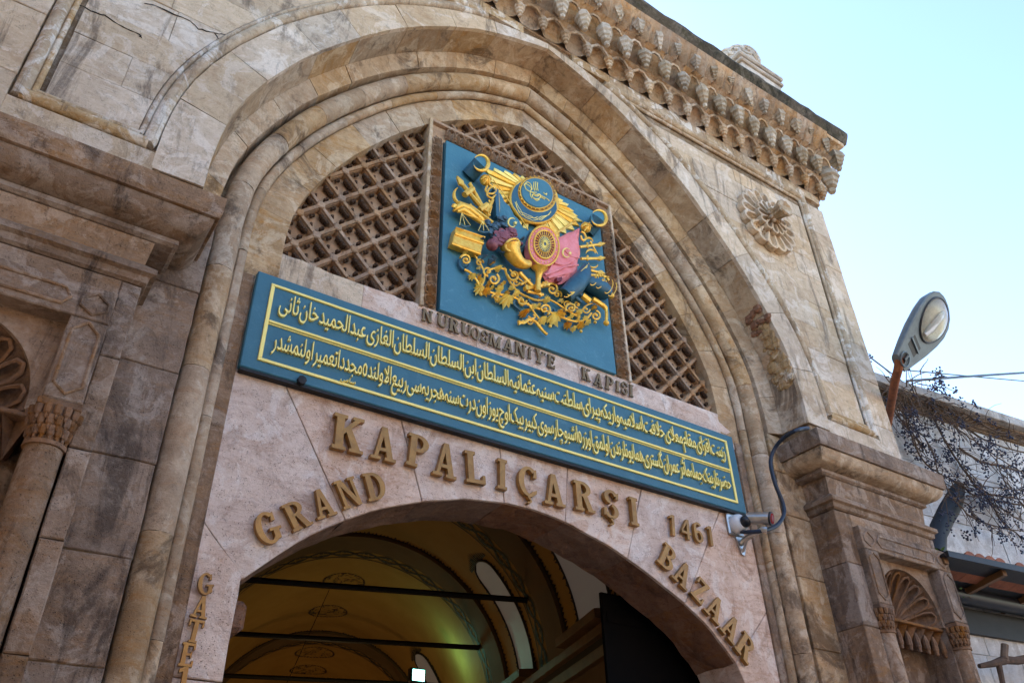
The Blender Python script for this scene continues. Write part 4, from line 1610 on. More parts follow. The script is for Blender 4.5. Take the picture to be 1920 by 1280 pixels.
# rays: long gilded wedges round the oval
cen = (600, 365)
tips = [(300, 178), (368, 182), (432, 196), (488, 212), (535, 228), (580, 246), (622, 268), (664, 294), (700, 308), (725, 330), (782, 376), (815, 400), (846, 440), (870, 470), (900, 503), (880, 530), (850, 555), (800, 575), (760, 600), (712, 622), (668, 612), (640, 590),
        (545, 582), (505, 520), (484, 488), (452, 452), (432, 420), (400, 385), (392, 350), (362, 322), (335, 285), (315, 232)]
for i, tpt in enumerate(tips):
    nx = tips[(i + 1) % len(tips)]
    if i in (21,):
        nx = (600, 585)
    pr = tips[i - 1]
    if i == 22:
        pr = (580, 600)
    tv = Vector(tpt)
    a_ = tv.lerp(Vector(nx), .40)
    b_ = tv.lerp(Vector(pr), .40)
    cc = Vector(cen)
    a_ = cc + (a_ - cc) * .90
    b_ = cc + (b_ - cc) * .90
    tip, l, r = c3(*tpt, .02), c3(*a_, .02), c3(*b_, .02)
    o_ = c3(*cen, .05)
    li = o_.lerp(l, .25)
    ri = o_.lerp(r, .25)
    mid = o_.lerp((l + r + tip) / 3, .9) + Vector((0, -.02, 0))
    mi = o_.lerp(mid, .25) + Vector((0, -.02, 0))
    mb = MB().add([li, ri, r, l, tip, mid, mi, li + Vector((0, .06, 0)), ri + Vector((0, .06, 0)), r + Vector((0, .022, 0)), l + Vector((0, .022, 0)), tip + Vector((0, .022, 0))],
                  [(0, 6, 5, 3), (6, 1, 2, 5), (3, 5, 4), (5, 2, 4), (0, 3, 10, 7), (1, 8, 9, 2), (3, 4, 11, 10), (4, 2, 9, 11)])
    part('sun_ray', mb, 'goldln' if i % 3 else 'gold', crest)


def ellipse(cx, cy, rx, ry, rot=0, n=32, a0=0, a1=360):
    out = []
    for i in range(n + (0 if a1 - a0 == 360 else 1)):
        a = math.radians(a0 + (a1 - a0) * i / n)
        x, y = rx * math.cos(a), ry * math.sin(a)
        c, s = math.cos(math.radians(rot)), math.sin(math.radians(rot))
        out.append((cx + x * c - y * s, cy + x * s + y * c))
    return out


# crescent ring with dark inscription field, then the blue oval
outer = ellipse(592, 394, 152, 134, 30, 40)
inner = ellipse(606, 358, 116, 102, 30, 40)
part('crescent_ring', MB().prism([(p.x, p.z) for p in [c3(*q_) for q_ in outer]], CY - .080, CY - .05, .010), 'gold', crest)
fo, fi = ellipse(590, 398, 143, 124, 30, 24, -10, 190), ellipse(606, 360, 120, 106, 30, 24, -10, 190)
for k in range(24):
    ps = [c3(*fo[k]), c3(*fo[k + 1]), c3(*fi[k + 1]), c3(*fi[k])]
    if k in (0,):
        inscr = MB()
    inscr.prism([(p.x, p.z) for p in ps], CY - .084, CY - .079)
part('inscription_field', inscr, 'bluedk', crest)
cpoly('crescent_inner', ellipse(606, 356, 112, 99, 30), .081, .094, 'brass', .006)
cpoly('oval_disc', ellipse(598, 360, 98, 84, 30), .092, .112, 'bluelt', .008)
for k in range(3):
    pts = []
    for i in range(19):
        a = math.radians(150 - i * 7.6)
        rr = 1 + .02 * k
        x, y = (128 - 0 * k) * math.cos(a) + rnd.uniform(-5, 5), (100 + 9 * k) * math.sin(a) + rnd.uniform(-7, 7)
        c, s = math.cos(math.radians(22)), math.sin(math.radians(22))
        pts.append((590 + x * c * .93 - y * s, 398 + x * s + y * c))
    ctube('inscription_line', pts, .0035, .084 + .001 * k, 'goldln', 5)
ctube('oval_rim', ellipse(596, 360, 101, 87, 30) + ellipse(596, 360, 101, 87, 30)[:1], .007, .098, 'gold')
for i in range(26):
    p_ = ellipse(600, 358, 110, 96, 30, 26)[i]
    part('rim_bead', MB().ball(c3(*p_, .096), .009, 6, 4), 'gold', crest, True)
# imperial monogram strokes
for st in ([(560, 395), (552, 365), (562, 330), (548, 305), (530, 302), (520, 320), (530, 345), (560, 360), (590, 362)], [(575, 300), (574, 330), (580, 352)], [(586, 298), (585, 330), (590, 350)], [(597, 302), (596, 332), (600, 352)],
           [(560, 360), (585, 375), (610, 372), (612, 392), (590, 402), (568, 392), (566, 375), (590, 385), (604, 380)], [(600, 372), (625, 385), (650, 398), (668, 412)], [(610, 386), (640, 402)], [(515, 322), (522, 310), (545, 322), (566, 345)], [(632, 362), (642, 372), (652, 366), (648, 378)], [(575, 395), (590, 410), (606, 404)]):
    sp = smooth_pts(st, 4)
    ctube('monogram_stroke', sp, .0052, .116, 'goldln', 5)

# flags
def drape(nm, outline, cen_, d, mat, folds, amp, dirv):
    """cloth: fan from a centre, rippled"""
    mb = MB()
    n = len(outline)
    cx, cy = cen_
    rings = []
    K = 5
    for k in range(K + 1):
        s = k / K
        ring_ = []
        for i in range(n * 3):
            a = outline[i // 3]
            b = outline[(i // 3 + 1) % n]
            f = (i % 3) / 3
            x, y = a[0] + (b[0] - a[0]) * f, a[1] + (b[1] - a[1]) * f
            px, py = cx + (x - cx) * s, cy + (y - cy) * s
            h = d + amp * math.sin((px * dirv[0] + py * dirv[1]) * folds) * (.3 + .7 * s) - (.035 if k == K else 0)
            ring_.append(c3(px, py, max(.0, h)))
        rings.append(ring_)
    mb.loft(rings, caps=False)
    return part(nm, mb, mat, crest, True)


drape('blue_flag', [(338, 285), (372, 330), (420, 395), (480, 480), (545, 580), (590, 600), (560, 650), (520, 700), (470, 660), (420, 600), (360, 520), (345, 430), (350, 350)], (420, 500), .085, 'bluelt', .09, .012, (.8, .35))
cpoly('blue_flag_fold', [(342, 330), (365, 345), (372, 520), (352, 500)], .03, .11, 'bluedk')
for pts in ([(338, 282), (372, 328), (420, 393), (480, 478), (545, 580)], [(365, 330), (372, 420), (370, 520)]):
    ctube('flag_edge', smooth_pts(pts, 4), .006, .098, 'gold')
drape('pink_flag', [(690, 640), (760, 602), (858, 560), (862, 630), (862, 720), (845, 800), (838, 840), (790, 870), (740, 900), (700, 892), (668, 880), (640, 850), (660, 800), (690, 740)], (770, 730), .10, 'pink', .085, .016, (.9, -.55))
drape('flag_knot', [(700, 872), (735, 866), (742, 885), (720, 900), (700, 895)], (720, 885), .13, 'redp', .2, .006, (1, 0))
for pts in ([(640, 850), (700, 830), (770, 800), (840, 790)], [(660, 868), (730, 850), (800, 835)], [(700, 780), (760, 790), (820, 760)], [(760, 700), (800, 740), (845, 745)]):
    ctube('flag_fold', smooth_pts(pts, 5), .012, .105, 'pink')
# star and crescents on the flags
for (cx, cy, r_) in ((443, 543, 27), (768, 722, 27)):
    ctube('flag_crescent', ellipse(cx, cy, r_ * .9, r_, 0, 18, 40, 320), [.002 + .008 * math.sin(PI * i / 18) for i in range(19)], .118, 'goldln')
    sx_, sy_ = cx + r_ * .75, cy + 2
    st = []
    for k in range(10):
        rr = 12 if k % 2 == 0 else 5
        a = math.radians(-90 + 36 * k)
        st.append((sx_ + rr * math.cos(a), sy_ + rr * math.sin(a)))
    cpoly('flag_star', st, .10, .122, 'goldln')

# pole heads: crescents on dark sockets, knobs and rope
for (cx, cy, kx, ky, dx, dy) in ((247, 200, 292, 283, -30, 25), (950, 522, 893, 562, -18, 40)):
    c0 = c3(cx, cy, .05)
    part('finial_socket', MB().tube([c3(cx + dx * .9, cy + dy, -.0), c3(cx, cy, .14)], [.085, .085], 16), 'bluedk', crest, True)
    cpoly('crescent_disc', ellipse(cx, cy, 44, 46, 0, 20), .138, .146, 'bluelt')
    ctube('crescent_head', ellipse(cx, cy, 44, 47, -30, 22, -110, 190), [.003 + .02 * math.sin(PI * i / 22) for i in range(23)], .150, 'gold')
    part('knob', MB().ball(c3(kx, ky, .09), .062, 12, 8, (1, .9, 1)), 'gold', crest, True)
    for i in range(6):
        a = i * PI / 3
        part('knob_rib', MB().tube([c3(kx + 30 * math.cos(a) * k_, ky + 30 * math.sin(a) * k_, .09 + .06 * math.cos(k_ * 1.3)) for k_ in (.2, .5, .8, 1.0)], .008, 5), 'gold', crest, True)
for pts in ([(300, 320), (290, 345), (310, 365), (345, 360), (352, 335), (330, 325), (305, 345), (300, 375), (325, 392), (350, 375)], [(310, 310), (340, 330), (350, 350)], [(862, 590), (880, 600), (890, 630), (870, 640), (860, 615)]):
    ctube('rope', smooth_pts(pts, 5), .012, .10, 'gold')
ctube('flag_pole', [(315, 400), (330, 440), (318, 480)], .011, .085, 'gold')

# weapons on the left
def spear(x0, y0, x1, y1, r, head, d, mat='gold', w_=14):
    ctube('spear_shaft', [(x0, y0), (x1, y1)], r, d, mat)
    v = Vector((x1 - x0, y1 - y0)).normalized()
    n_ = Vector((-v.y, v.x))
    e = Vector((x1, y1))
    pts = [e - v * 6 - n_ * 4, e + v * head * .35 - n_ * w_, e + v * head, e + v * head * .35 + n_ * w_, e - v * 6 + n_ * 4]
    cpoly('spear_head', [tuple(p) for p in pts], d - .012, d + .016, mat, .006)


spear(315, 500, 160, 315, .024, 62, .09, w_=16)
spear(300, 470, 205, 300, .020, 10, .075, w_=10)
spear(250, 420, 165, 295, .010, 60, .055, w_=11)
spear(330, 540, 195, 440, .022, 10, .10)
spear(300, 545, 190, 490, .014, 10, .09)
ctube('axe_blade', ellipse(165, 365, 55, 55, 0, 16, 75, 235), [.004 + .016 * math.sin(PI * i / 16) for i in range(17)], .07, 'gold')
ctube('axe_collar', [(165, 372), (215, 335)], .032, .095, 'gold')
ctube('axe_collar', [(255, 462), (300, 430)], .030, .095, 'gold')
ctube('horn', smooth_pts([(290, 480), (315, 440), (335, 400)], 3), [.03, .026, .022, .020, .018, .016, .014], .10, 'gold')
part('torch_head', MB().tube([c3(105, 460, .07), c3(140, 440, .09), c3(190, 452, .09), c3(240, 490, .09), c3(300, 530, .07)], [.012, .055, .045, .032, .022], 10), 'gold', crest, True)
part('torch_head', MB().tube([c3(118, 478, .11), c3(150, 470, .12), c3(200, 500, .11), c3(280, 545, .09)], [.014, .036, .030, .018], 10), 'gold', crest, True)
for i in range(9):
    a = rnd.uniform(0, 6.28)
    part('flame_leaf', MB().ball(c3(125 + 30 * math.cos(a), 455 + 22 * math.sin(a), .11), .02, 6, 4, (1.4, .8, .8)), 'gold', crest, True)
# scales
ctube('scale_beam', smooth_pts([(125, 495), (190, 520), (265, 545)], 3), .007, .15, 'gold', 5)
for cx, cy in ((150, 572), (262, 605)):
    tx = (cx - 18, cy - 72) if cx < 200 else (cx - 5, cy - 60)
    for e in (-32, 0, 32):
        ctube('scale_chain', [tx, (cx + e, cy)], .0035, .15, 'goldln', 4)
    ctube('scale_pan', [(cx - 34, cy - 4), (cx, cy + 8), (cx + 34, cy + 2)], [.006, .014, .006], .14, 'bluedk')
# book
bk = [(112, 568), (285, 625), (262, 722), (90, 660)]
cpoly('book', bk, .01, .10, 'gold', .008)
ctube('book_spine', [(104, 606), (275, 664)], .018, .098, 'gold')
ctube('book_edge', [(90, 660), (262, 722)], .014, .085, 'gold')
ctube('book_edge', [(112, 570), (285, 627)], .010, .10, 'gold')
# flowers
def rose(cx, cy, r_, mat, d=.13):
    for k in range(3):
        n_ = (5, 6, 7)[k]
        rr = r_ * (.18, .5, .85)[k]
        for i in range(n_):
            a = 2 * PI * i / n_ + k
            part('rose_petal', MB().ball(c3(cx + rr * math.cos(a), cy + rr * math.sin(a), d - .016 * k), r_ * .00085 * (1, 1.15, 1.2)[k], 7, 4, (1.1, .55, .9)), mat, crest, True)


rose(382, 635, 44, 'rose', .15)
rose(438, 602, 30, 'rose', .14)
rose(470, 640, 18, 'rose', .12)
part('pomegranate', MB().ball(c3(318, 682, .13), .062, 12, 8), 'rose', crest, True)
part('pomegranate', MB().ball(c3(505, 660, .09), .022, 8, 6), 'rose', crest, True)
for i in range(46):
    a, q_ = rnd.uniform(0, 6.28), rnd.random() ** .6
    cx, cy = 360 + 85 * q_ * math.cos(a), 572 + 62 * q_ * math.sin(a)
    part('blossom', MB().ball(c3(cx, cy, .10 + rnd.uniform(-.02, .035)), rnd.uniform(.018, .034), 6, 4, (1.2, .7, .9)), 'flower', crest, True)
for (cx, cy, an) in ((370, 708, -.6), (340, 725, -1.6), (300, 725, -2.4), (400, 690, .2), (325, 745, -1.9), (290, 640, 3.0), (490, 640, .3), (500, 690, .6)):
    e = (cx + 40 * math.cos(an), cy - 40 * math.sin(an))
    part('leaf', MB().tube([c3(cx, cy, .09), c3((cx + e[0]) / 2, (cy + e[1]) / 2, .11), c3(*e, .06)], [.006, .035, .004], 6, .35), 'flower', crest)
# cornucopia
hp = smooth_pts([(425, 688), (445, 735), (480, 775), (520, 790), (548, 782)], 4)
part('cornucopia', MB().tube([c3(x, y, .13 - .03 * i / 16) for i, (x, y) in enumerate(hp)], [.105 - .068 * (i / 16) ** .8 for i in range(len(hp))], 16), 'gold', crest, True)
ctube('horn_rim', ellipse(428, 694, 44, 34, -32, 20) + ellipse(428, 694, 44, 34, -32, 20)[:1], .013, .165, 'gold')
# shield
cpoly('shield', ellipse(628, 686, 90, 118, -6, 36), .04, .135, 'pink', .02)
ctube('shield_rim', ellipse(628, 686, 90, 118, -6, 40) + ellipse(628, 686, 90, 118, -6, 40)[:1], .011, .128, 'gold')
ctube('shield_ring', ellipse(626, 682, 62, 84, -6, 36) + ellipse(626, 682, 62, 84, -6, 36)[:1], .010, .146, 'gold')
cpoly('shield_field', ellipse(626, 682, 60, 82, -6, 32), .134, .146, 'redp', .004)
ctube('shield_ring', ellipse(626, 682, 36, 50, -6, 30) + ellipse(626, 682, 36, 50, -6, 30)[:1], .006, .15, 'gold')
cpoly('shield_boss', ellipse(626, 682, 33, 46, -6, 24), .145, .152, 'flower')
e1, e2 = ellipse(626, 682, 32, 44, -6, 20), ellipse(626, 682, 8, 11, -6, 20)
for a, b in zip(e1, e2):
    ctube('shield_spoke', [b, a], .0045, .155, 'goldln', 4)
e1, e2 = ellipse(626, 682, 58, 79, -6, 26), ellipse(626, 682, 40, 55, -6, 26)
for a, b in zip(e1, e2):
    ctube('shield_spoke', [b, a], .0055, .15, 'gold', 4)
for p_ in ellipse(627, 685, 76, 101, -6, 26):
    part('shield_stud', MB().ball(c3(*p_, .136), .008, 6, 4), 'gold', crest, True)
# arrow bundle to the upper right of the shield
ctube('arrow_shaft', [(680, 620), (800, 545)], .014, .12, 'gold')
spear(700, 612, 810, 530, .008, 30, .11, w_=9)
# weapons on the right
for (y0, y1, k) in ((672, 658, 0), (742, 740, 1), (800, 822, 2)):
    spear(862 + 8 * k, y0, 968, y1, .017, 48, .07, w_=14)
    ctube('spear_collar', [(905, (y0 + y1) / 2 - 14), (905, (y0 + y1) / 2 + 14)], .013, .08, 'gold')
for cx, cy in ((915, 640), (930, 710), (945, 770)):
    ctube('axe_blade', ellipse(cx, cy, 28, 24, 0, 12, 10, 190) if cy > 750 else ellipse(cx, cy, 28, 24, 0, 12, 180, 360), [.003 + .010 * math.sin(PI * i / 12) for i in range(13)], .065, 'gold')
ctube('halberd_spike', [(925, 640), (970, 712)], [.016, .004], .07, 'gold')
# dark drum and cannon
dr = part('quiver', MB().tube([c3(775, 960, .06), c3(820, 920, .10), c3(870, 860, .11), c3(895, 800, .09)], [.085, .10, .088, .05], 16), 'bluedk', crest, True)
for k, (x, y, r_) in enumerate(((770, 958, .088), (790, 946, .094), (808, 930, .10))):
    a = c3(x, y, .08)
    ctube('quiver_band', ellipse(x, y, 22, 46, 38, 16, -100, 100), .005, .15, 'gold')
for k in range(9):
    a = math.radians(-20 + k * 14)
    ctube('quiver_groove', [(838 - 6 * math.cos(a), 880 - 30 + k * 8), (876 - 4, 812 + k * 9)], .004, .175 - .004 * k, 'goldln', 4)
cn = part('cannon_barrel', MB().tube([c3(895, 888, .08), c3(935, 905, .09), c3(990, 935, .09), c3(1022, 955, .08)], [.075, .092, .098, .08], 16), 'bluedk', crest, True)
for x, y in ((915, 888), (950, 905), (1000, 935), (1022, 952)):
    ctube('cannon_band', ellipse(x, y, 22, 44, 24, 14, -80, 110), .0055, .165, 'gold')
part('cannon_knob', MB().ball(c3(1043, 968, .09), .036, 10, 7), 'gold', crest, True)
for i in range(12):
    part('gilt_boss', MB().ball(c3(935 + rnd.uniform(-22, 62), 895 + rnd.uniform(-30, 12), .165 + rnd.uniform(-.02, .01)), .013, 6, 4), 'gold', crest, True)
ctube('sword_hilt', smooth_pts([(905, 850), (960, 850), (1005, 858), (1025, 882)], 4), .017, .10, 'gold')
ctube('sabre_sheath', [(835, 942), (900, 985)], .030, .08, 'bluedk')
ctube('sabre_sheath', [(805, 950), (870, 1000)], .024, .07, 'bluedk')
ctube('sabre_collar', [(870, 965), (915, 1000)], .036, .085, 'gold')
ctube('sabre_grip', smooth_pts([(935, 985), (975, 1010), (1012, 1040), (1018, 1085), (1015, 1118)], 4), [.028] * 9 + [.018] * 6 + [.012] * 2, .08, 'gold')
part('sabre_tassel', MB().ball(c3(1016, 1128, .08), .033, 8, 6), 'gold', crest, True)
# trumpets crossing below the shield
part('trumpet', MB().tube([c3(590, 828, .16), c3(592, 850, .15), c3(592, 890, .13), c3(593, 955, .12)], [.085, .040, .026, .032], 14), 'gold', crest, True)
for a, b, r_ in (((500, 828), (632, 968), .022), ((530, 925), (672, 898), .026), ((545, 940), (640, 960), .016), ((505, 900), (560, 870), .014)):
    ctube('torch_shaft', [a, b], r_, .075, 'gold')
for x, y in ((540, 925), (600, 912), (655, 900), (640, 905)):
    ctube('shaft_ring', [(x - 3, y - 14), (x + 3, y + 14)], .018, .09, 'gold')


# acanthus scrolls
def spiral(cx, cy, r0, turns, start, dirn, rad, d=.05, mat='gold'):
    pts = []
    n_ = int(turns * 14)
    for i in range(n_ + 1):
        a = math.radians(start) + dirn * 2 * PI * turns * i / n_
        rr = r0 * (1 - .82 * i / n_)
        pts.append((cx + rr * math.cos(a), cy + rr * math.sin(a)))
    ctube('scroll', pts, [rad * (1 - .35 * i / n_) for i in range(n_ + 1)], d, mat, 6)
    part('scroll_eye', MB().ball(c3(cx, cy, d + .01), rad * 1.5, 7, 5), mat, crest, True)


def acanthus(cx, cy, ang, L, n_=5, d=.055, mat='gold'):
    """fan of pointed leaflets"""
    mb = MB()
    for k in range(n_):
        a = math.radians(ang + (k - (n_ - 1) / 2) * 27)
        l = L * (1 - .17 * abs(k - (n_ - 1) / 2))
        e = (cx + l * math.cos(a), cy + l * math.sin(a))
        m_ = (cx + l * .55 * math.cos(a), cy + l * .55 * math.sin(a))
        nx_, ny_ = -math.sin(a) * l * .16, math.cos(a) * l * .16
        mb.add([c3(cx, cy, d), c3(m_[0] + nx_, m_[1] + ny_, d * .4), c3(*e, d * .55), c3(m_[0] - nx_, m_[1] - ny_, d * .4), c3(*m_, d + .016)],
               [(0, 1, 4), (1, 2, 4), (2, 3, 4), (3, 0, 4)])
    part('acanthus_leaf', mb, 'goldln' if rnd.random() < .6 else mat, crest)


for a in ((182, 748, 34, 1.3, 200, 1, .013, .06), (268, 762, 24, 1.2, 0, -1, .011, .05), (318, 812, 30, 1.2, 90, 1, .011, .05), (352, 862, 34, 1.4, -60, 1, .013, .055), (470, 838, 36, 1.3, 180, -1, .013, .06), (485, 880, 22, 1.1, 0, 1, .010, .05),
          (700, 922, 38, 1.4, 220, 1, .014, .06), (735, 950, 26, 1.2, 30, -1, .011, .05), (812, 1036, 34, 1.3, 150, 1, .013, .06), (790, 1010, 24, 1.1, 0, -1, .010, .05), (855, 1010, 22, 1.2, 90, 1, .010, .05), (962, 1078, 30, 1.4, -90, 1, .012, .055), (655, 1042, 36, 1.2, 60, -1, .013, .06), (520, 990, 28, 1.2, 0, 1, .012, .055), (365, 968, 22, 1.2, 180, 1, .011, .05), (905, 1040, 24, 1.1, 0, 1, .010, .05), (570, 1110, 20, 1.1, 0, 1, .009, .045)):
    spiral(*a)
for pts, r_ in (([(180, 800), (215, 820), (250, 860), (275, 900), (330, 935), (400, 950), (470, 965), (540, 1000), (610, 1030), (680, 1050), (740, 1075), (800, 1100)], .013),
                ([(800, 1100), (850, 1110), (900, 1100), (940, 1060)], .012), ([(230, 700), (262, 745), (292, 800), (300, 850), (280, 900)], .010), ([(420, 790), (440, 850), (470, 900), (510, 940), (560, 965), (620, 985), (680, 975)], .012),
                ([(680, 975), (730, 1000), (790, 1040), (850, 1075)], .011), ([(560, 1000), (600, 1060), (640, 1110)], .010), ([(860, 1090), (900, 1020), (950, 1000)], .008), ([(330, 800), (380, 790), (430, 800)], .010), ([(450, 800), (500, 850), (560, 900)], .010)):
    sp = smooth_pts(pts, 4)
    ctube('vine_stem', sp, r_, .045, 'gold', 6)
for pts in ([(150, 740), (160, 780), (190, 800), (215, 770)], [(320, 830), (350, 880), (390, 890), (420, 850)], [(640, 1030), (690, 1090), (730, 1070), (720, 1030)], [(500, 960), (480, 1000), (520, 1040)], [(780, 990), (800, 1040), (850, 1050)], [(560, 960), (590, 1000), (650, 1000)]):
    ctube('blue_scroll', smooth_pts(pts, 5), .016, .03, 'bluedk', 6)
for (cx, cy, an, L, n_) in ((225, 830, 100, 42, 5), (275, 905, 120, 60, 6), (300, 915, 60, 55, 5), (395, 800, 200, 42, 5), (440, 960, 110, 85, 6), (470, 940, 20, 50, 5), (405, 925, 200, 46, 4), (540, 1060, 150, 46, 5), (640, 1085, 80, 58, 5), (700, 1070, 60, 85, 6), (730, 1060, 20, 70, 5),
                              (800, 1120, 110, 46, 5), (860, 1120, 40, 50, 5), (900, 1110, 0, 45, 5), (830, 1140, 90, 36, 4), (600, 1040, 250, 46, 5), (560, 1060, 200, 42, 4), (655, 975, 10, 46, 5), (960, 1040, 260, 34, 4), (870, 1070, 250, 44, 5), (250, 850, 330, 40, 4), (390, 980, 150, 30, 4), (750, 1000, 300, 36, 4), (370, 930, 60, 40, 4), (500, 830, 330, 30, 4), (350, 770, 250, 34, 5), (195, 700, 200, 28, 4)):
    acanthus(cx, cy, an, L * 1.0, n_ + 1, .07)
for x, y in ((368, 985), (875, 1170), (960, 1115), (690, 1140), (275, 950)):
    part('bead', MB().ball(c3(x, y, .05), .018, 7, 5), 'gold', crest, True)
for k in range(34):
    q_ = rnd.random()
    acanthus(200 + 720 * q_ + rnd.uniform(-12, 12), 790 + 330 * q_ ** .75 + rnd.uniform(-55, 45), rnd.uniform(0, 360), rnd.uniform(22, 40), rnd.choice((3, 4, 5)), .05)
# ribbon at the foot
ctube('ribbon', smooth_pts([(498, 1112), (530, 1120), (565, 1100), (600, 1112), (625, 1140), (645, 1165), (672, 1190)], 5), .017, .05, 'gold', 6)
ctube('ribbon', smooth_pts([(500, 1130), (530, 1108)], 3), .012, .05, 'gold', 6)
ctube('ribbon', smooth_pts([(560, 1080), (580, 1095), (600, 1085), (590, 1070)], 4), .010, .05, 'gold', 6)
# ================================================================== vaulted passage behind the doorway
HD = math.radians(17)
hd_ = Vector((math.sin(HD), math.cos(HD), 0))
hx_ = Vector((math.cos(HD), -math.sin(HD), 0))
VC, VZ0, VR = 1.40, 4.20, 2.42


def V(a, l, z):
    p = CAM_POS + hx_ * a + hd_ * l
    return Vector((p.x, p.y, z))


def VS(phi, l, dr=0.0):
    """on the vault surface: phi degrees from the right springing, dr inwards"""
    a = math.radians(phi)
    return V(VC + (VR - dr) * math.cos(a), l, VZ0 + (VR - dr) * math.sin(a))


def l_start(a):
    return (5.90 + a * math.sin(HD)) / math.cos(HD)


def VZ(u, v, z):
    d = ray(u, v)
    t = (z - CAM_POS.z) / d.z
    q_ = d * t
    return q_.dot(hx_), q_.dot(hd_)


hall = thing('vaulted_passage', 'dim ochre barrel vaulted bazaar passage with painted ribs seen through the doorway', 'passage', V(VC, 12, 0))
LEND = 34.0
vm = MB()
rows = []
ls = [None] + [7.5 + .6 * i for i in range(45)]
for k, l in enumerate(ls):
    row = []
    prof = [(VC + VR, 0), (VC + VR, 2), (VC + VR, 4.1)] + [(VC + VR * math.cos(math.radians(p)), VZ0 + VR * math.sin(math.radians(p))) for p in range(0, 181, 5)] + [(VC - VR, 4.1), (VC - VR, 2), (VC - VR, 0)]
    for a, z in prof:
        ll = l_start(a) if l is None else max(l, l_start(a) + .02 * k)
        row.append(V(a, ll, z))
    rows.append(row)
vm.loft(rows, closed=False, caps=False)
part('vault', vm, 'ochre', hall, True)
part('end_wall', MB().add([V(VC - VR, ls[-1], 0), V(VC + VR, ls[-1], 0), V(VC + VR, ls[-1], 7), V(VC - VR, ls[-1], 7)], [(0, 1, 2, 3)]), 'ochredk', hall)
part('passage_floor', MB().add([V(-3.6, 7, .012), V(6, 7, .012), V(6, 34, .012), V(-3.6, 34, .012)], [(0, 1, 2, 3)]), 'paving', hall)
bays = [8.35, 10.96, 13.57, 19.3, 25.0]
for lo in bays:
    # brown rib on the near side of the ornamented band
    mb = MB()
    l0, l1 = lo - .92, lo - .28
    if lo < 8.6:
        l0, l1 = lo - .6, lo - .28
    mb.loft([[VS(p, l0, -.02), VS(p, l0, .055), VS(p, l1, .055), VS(p, l1, -.02)] for p in range(0, 181, 4)])
    part('rib', mb, 'ochredk', hall, True)
    for l in (l0 - .02, l1 + .02):
        part('painted_line', MB().loft([[VS(p, l - .014, .008), VS(p, l + .014, .008), VS(p, l + .014, -.005), VS(p, l - .014, -.005)] for p in range(0, 181, 4)]), 'ornament', hall)
    # leafy fringe on both edges of the rib
    fr_ = MB()
    for s_, l in ((-1, l0 - .03), (1, l1 + .03)):
        p = 1.0
        while p < 179:
            w_ = rnd.uniform(.5, .9)
            h_ = rnd.uniform(.05, .12)
            fr_.add([VS(p - w_, l, .006), VS(p + w_, l, .006), VS(p + rnd.uniform(-.6, .6), l + s_ * h_, .006)], [(0, 1, 2)])
            p += 1.5
    part('painted_leaves', fr_, 'ornament', hall, kind='stuff')
    # ornamented band: two crossing stems with leaves between two thin lines
    om = MB()

    def ribbon(fn, w_, p0, p1, st):
        ps = []
        p = p0
        while p <= p1:
            ps.append(p)
            p += st
        L_ = [(VS(p, fn(p) - w_, .010), VS(p, fn(p) + w_, .010)) for p in ps]
        for (a, b), (c, d) in zip(L_, L_[1:]):
            om.add([a, b, d, c], [(0, 1, 2, 3)])
    ribbon(lambda p: lo + .115 * math.sin(p * PI / 9), .036, 0, 180, 1.5)
    ribbon(lambda p: lo - .115 * math.sin(p * PI / 9), .036, 0, 180, 1.5)
    ribbon(lambda p: lo + .185, .014, 0, 180, 3)
    ribbon(lambda p: lo - .185, .014, 0, 180, 3)
    p = 0
    while p < 180:
        for s_ in (-1, 1):
            for k in range(3):
                pc_ = p + 4.5 + (k - 1) * 2.0
                ll = lo + s_ * .03
                om.add([VS(pc_ - .9, ll, .011), VS(pc_ + .9, ll, .011), VS(pc_ + rnd.uniform(-1.5, 1.5), ll + s_ * .095, .011)], [(0, 1, 2)])
            om.add([VS(p - 1.2, lo, .012), VS(p, lo + s_ * .05, .012), VS(p + 1.2, lo, .012)], [(0, 1, 2)])
        p += 9
    part('painted_band', om, 'ornament', hall, kind='stuff')
for u, v, wd in ((645, 1090, .52), (615, 1147, .52), (590, 1224, .62), (578, 1256, .62)):
    a_, l_ = VZ(u, v, VZ0 + VR - .03)
    pc_ = math.degrees(math.acos(max(-1, min(1, (a_ - VC) / VR))))
    md = MB()
    for k in range(90):
        q_ = rnd.random() ** .5
        an = rnd.uniform(0, 2 * PI)
        dl, dp = .34 * q_ * math.sin(an) * wd * 2.3, 15 * q_ * math.cos(an) * wd * 1.15
        w1, w2 = rnd.uniform(.02, .045), rnd.uniform(.7, 1.6)
        r_ = rnd.uniform(0, PI)
        md.add([VS(pc_ + dp - w2 * math.cos(r_), l_ + dl - w1 * math.sin(r_), .008), VS(pc_ + dp + w2 * .4, l_ + dl - w1 * .5, .008), VS(pc_ + dp + w2 * math.cos(r_), l_ + dl + w1 * math.sin(r_) * 2, .008)], [(0, 1, 2)])
    # scalloped outline
    for k in range(36):
        a0, a1 = 2 * PI * k / 36, 2 * PI * (k + .7) / 36
        for rr, r2 in ((1, .93),):
            pts = [VS(pc_ + 15 * wd * 1.15 * r * math.cos(a), l_ + .34 * wd * 2.3 * r * math.sin(a), .009) for r, a in ((1.02, a0), (1.02, a1), (.93, a1), (.93, a0))]
            md.add(pts, [(0, 1, 2, 3)])
    part('painted_medallion', md, 'ornament', hall, kind='stuff')

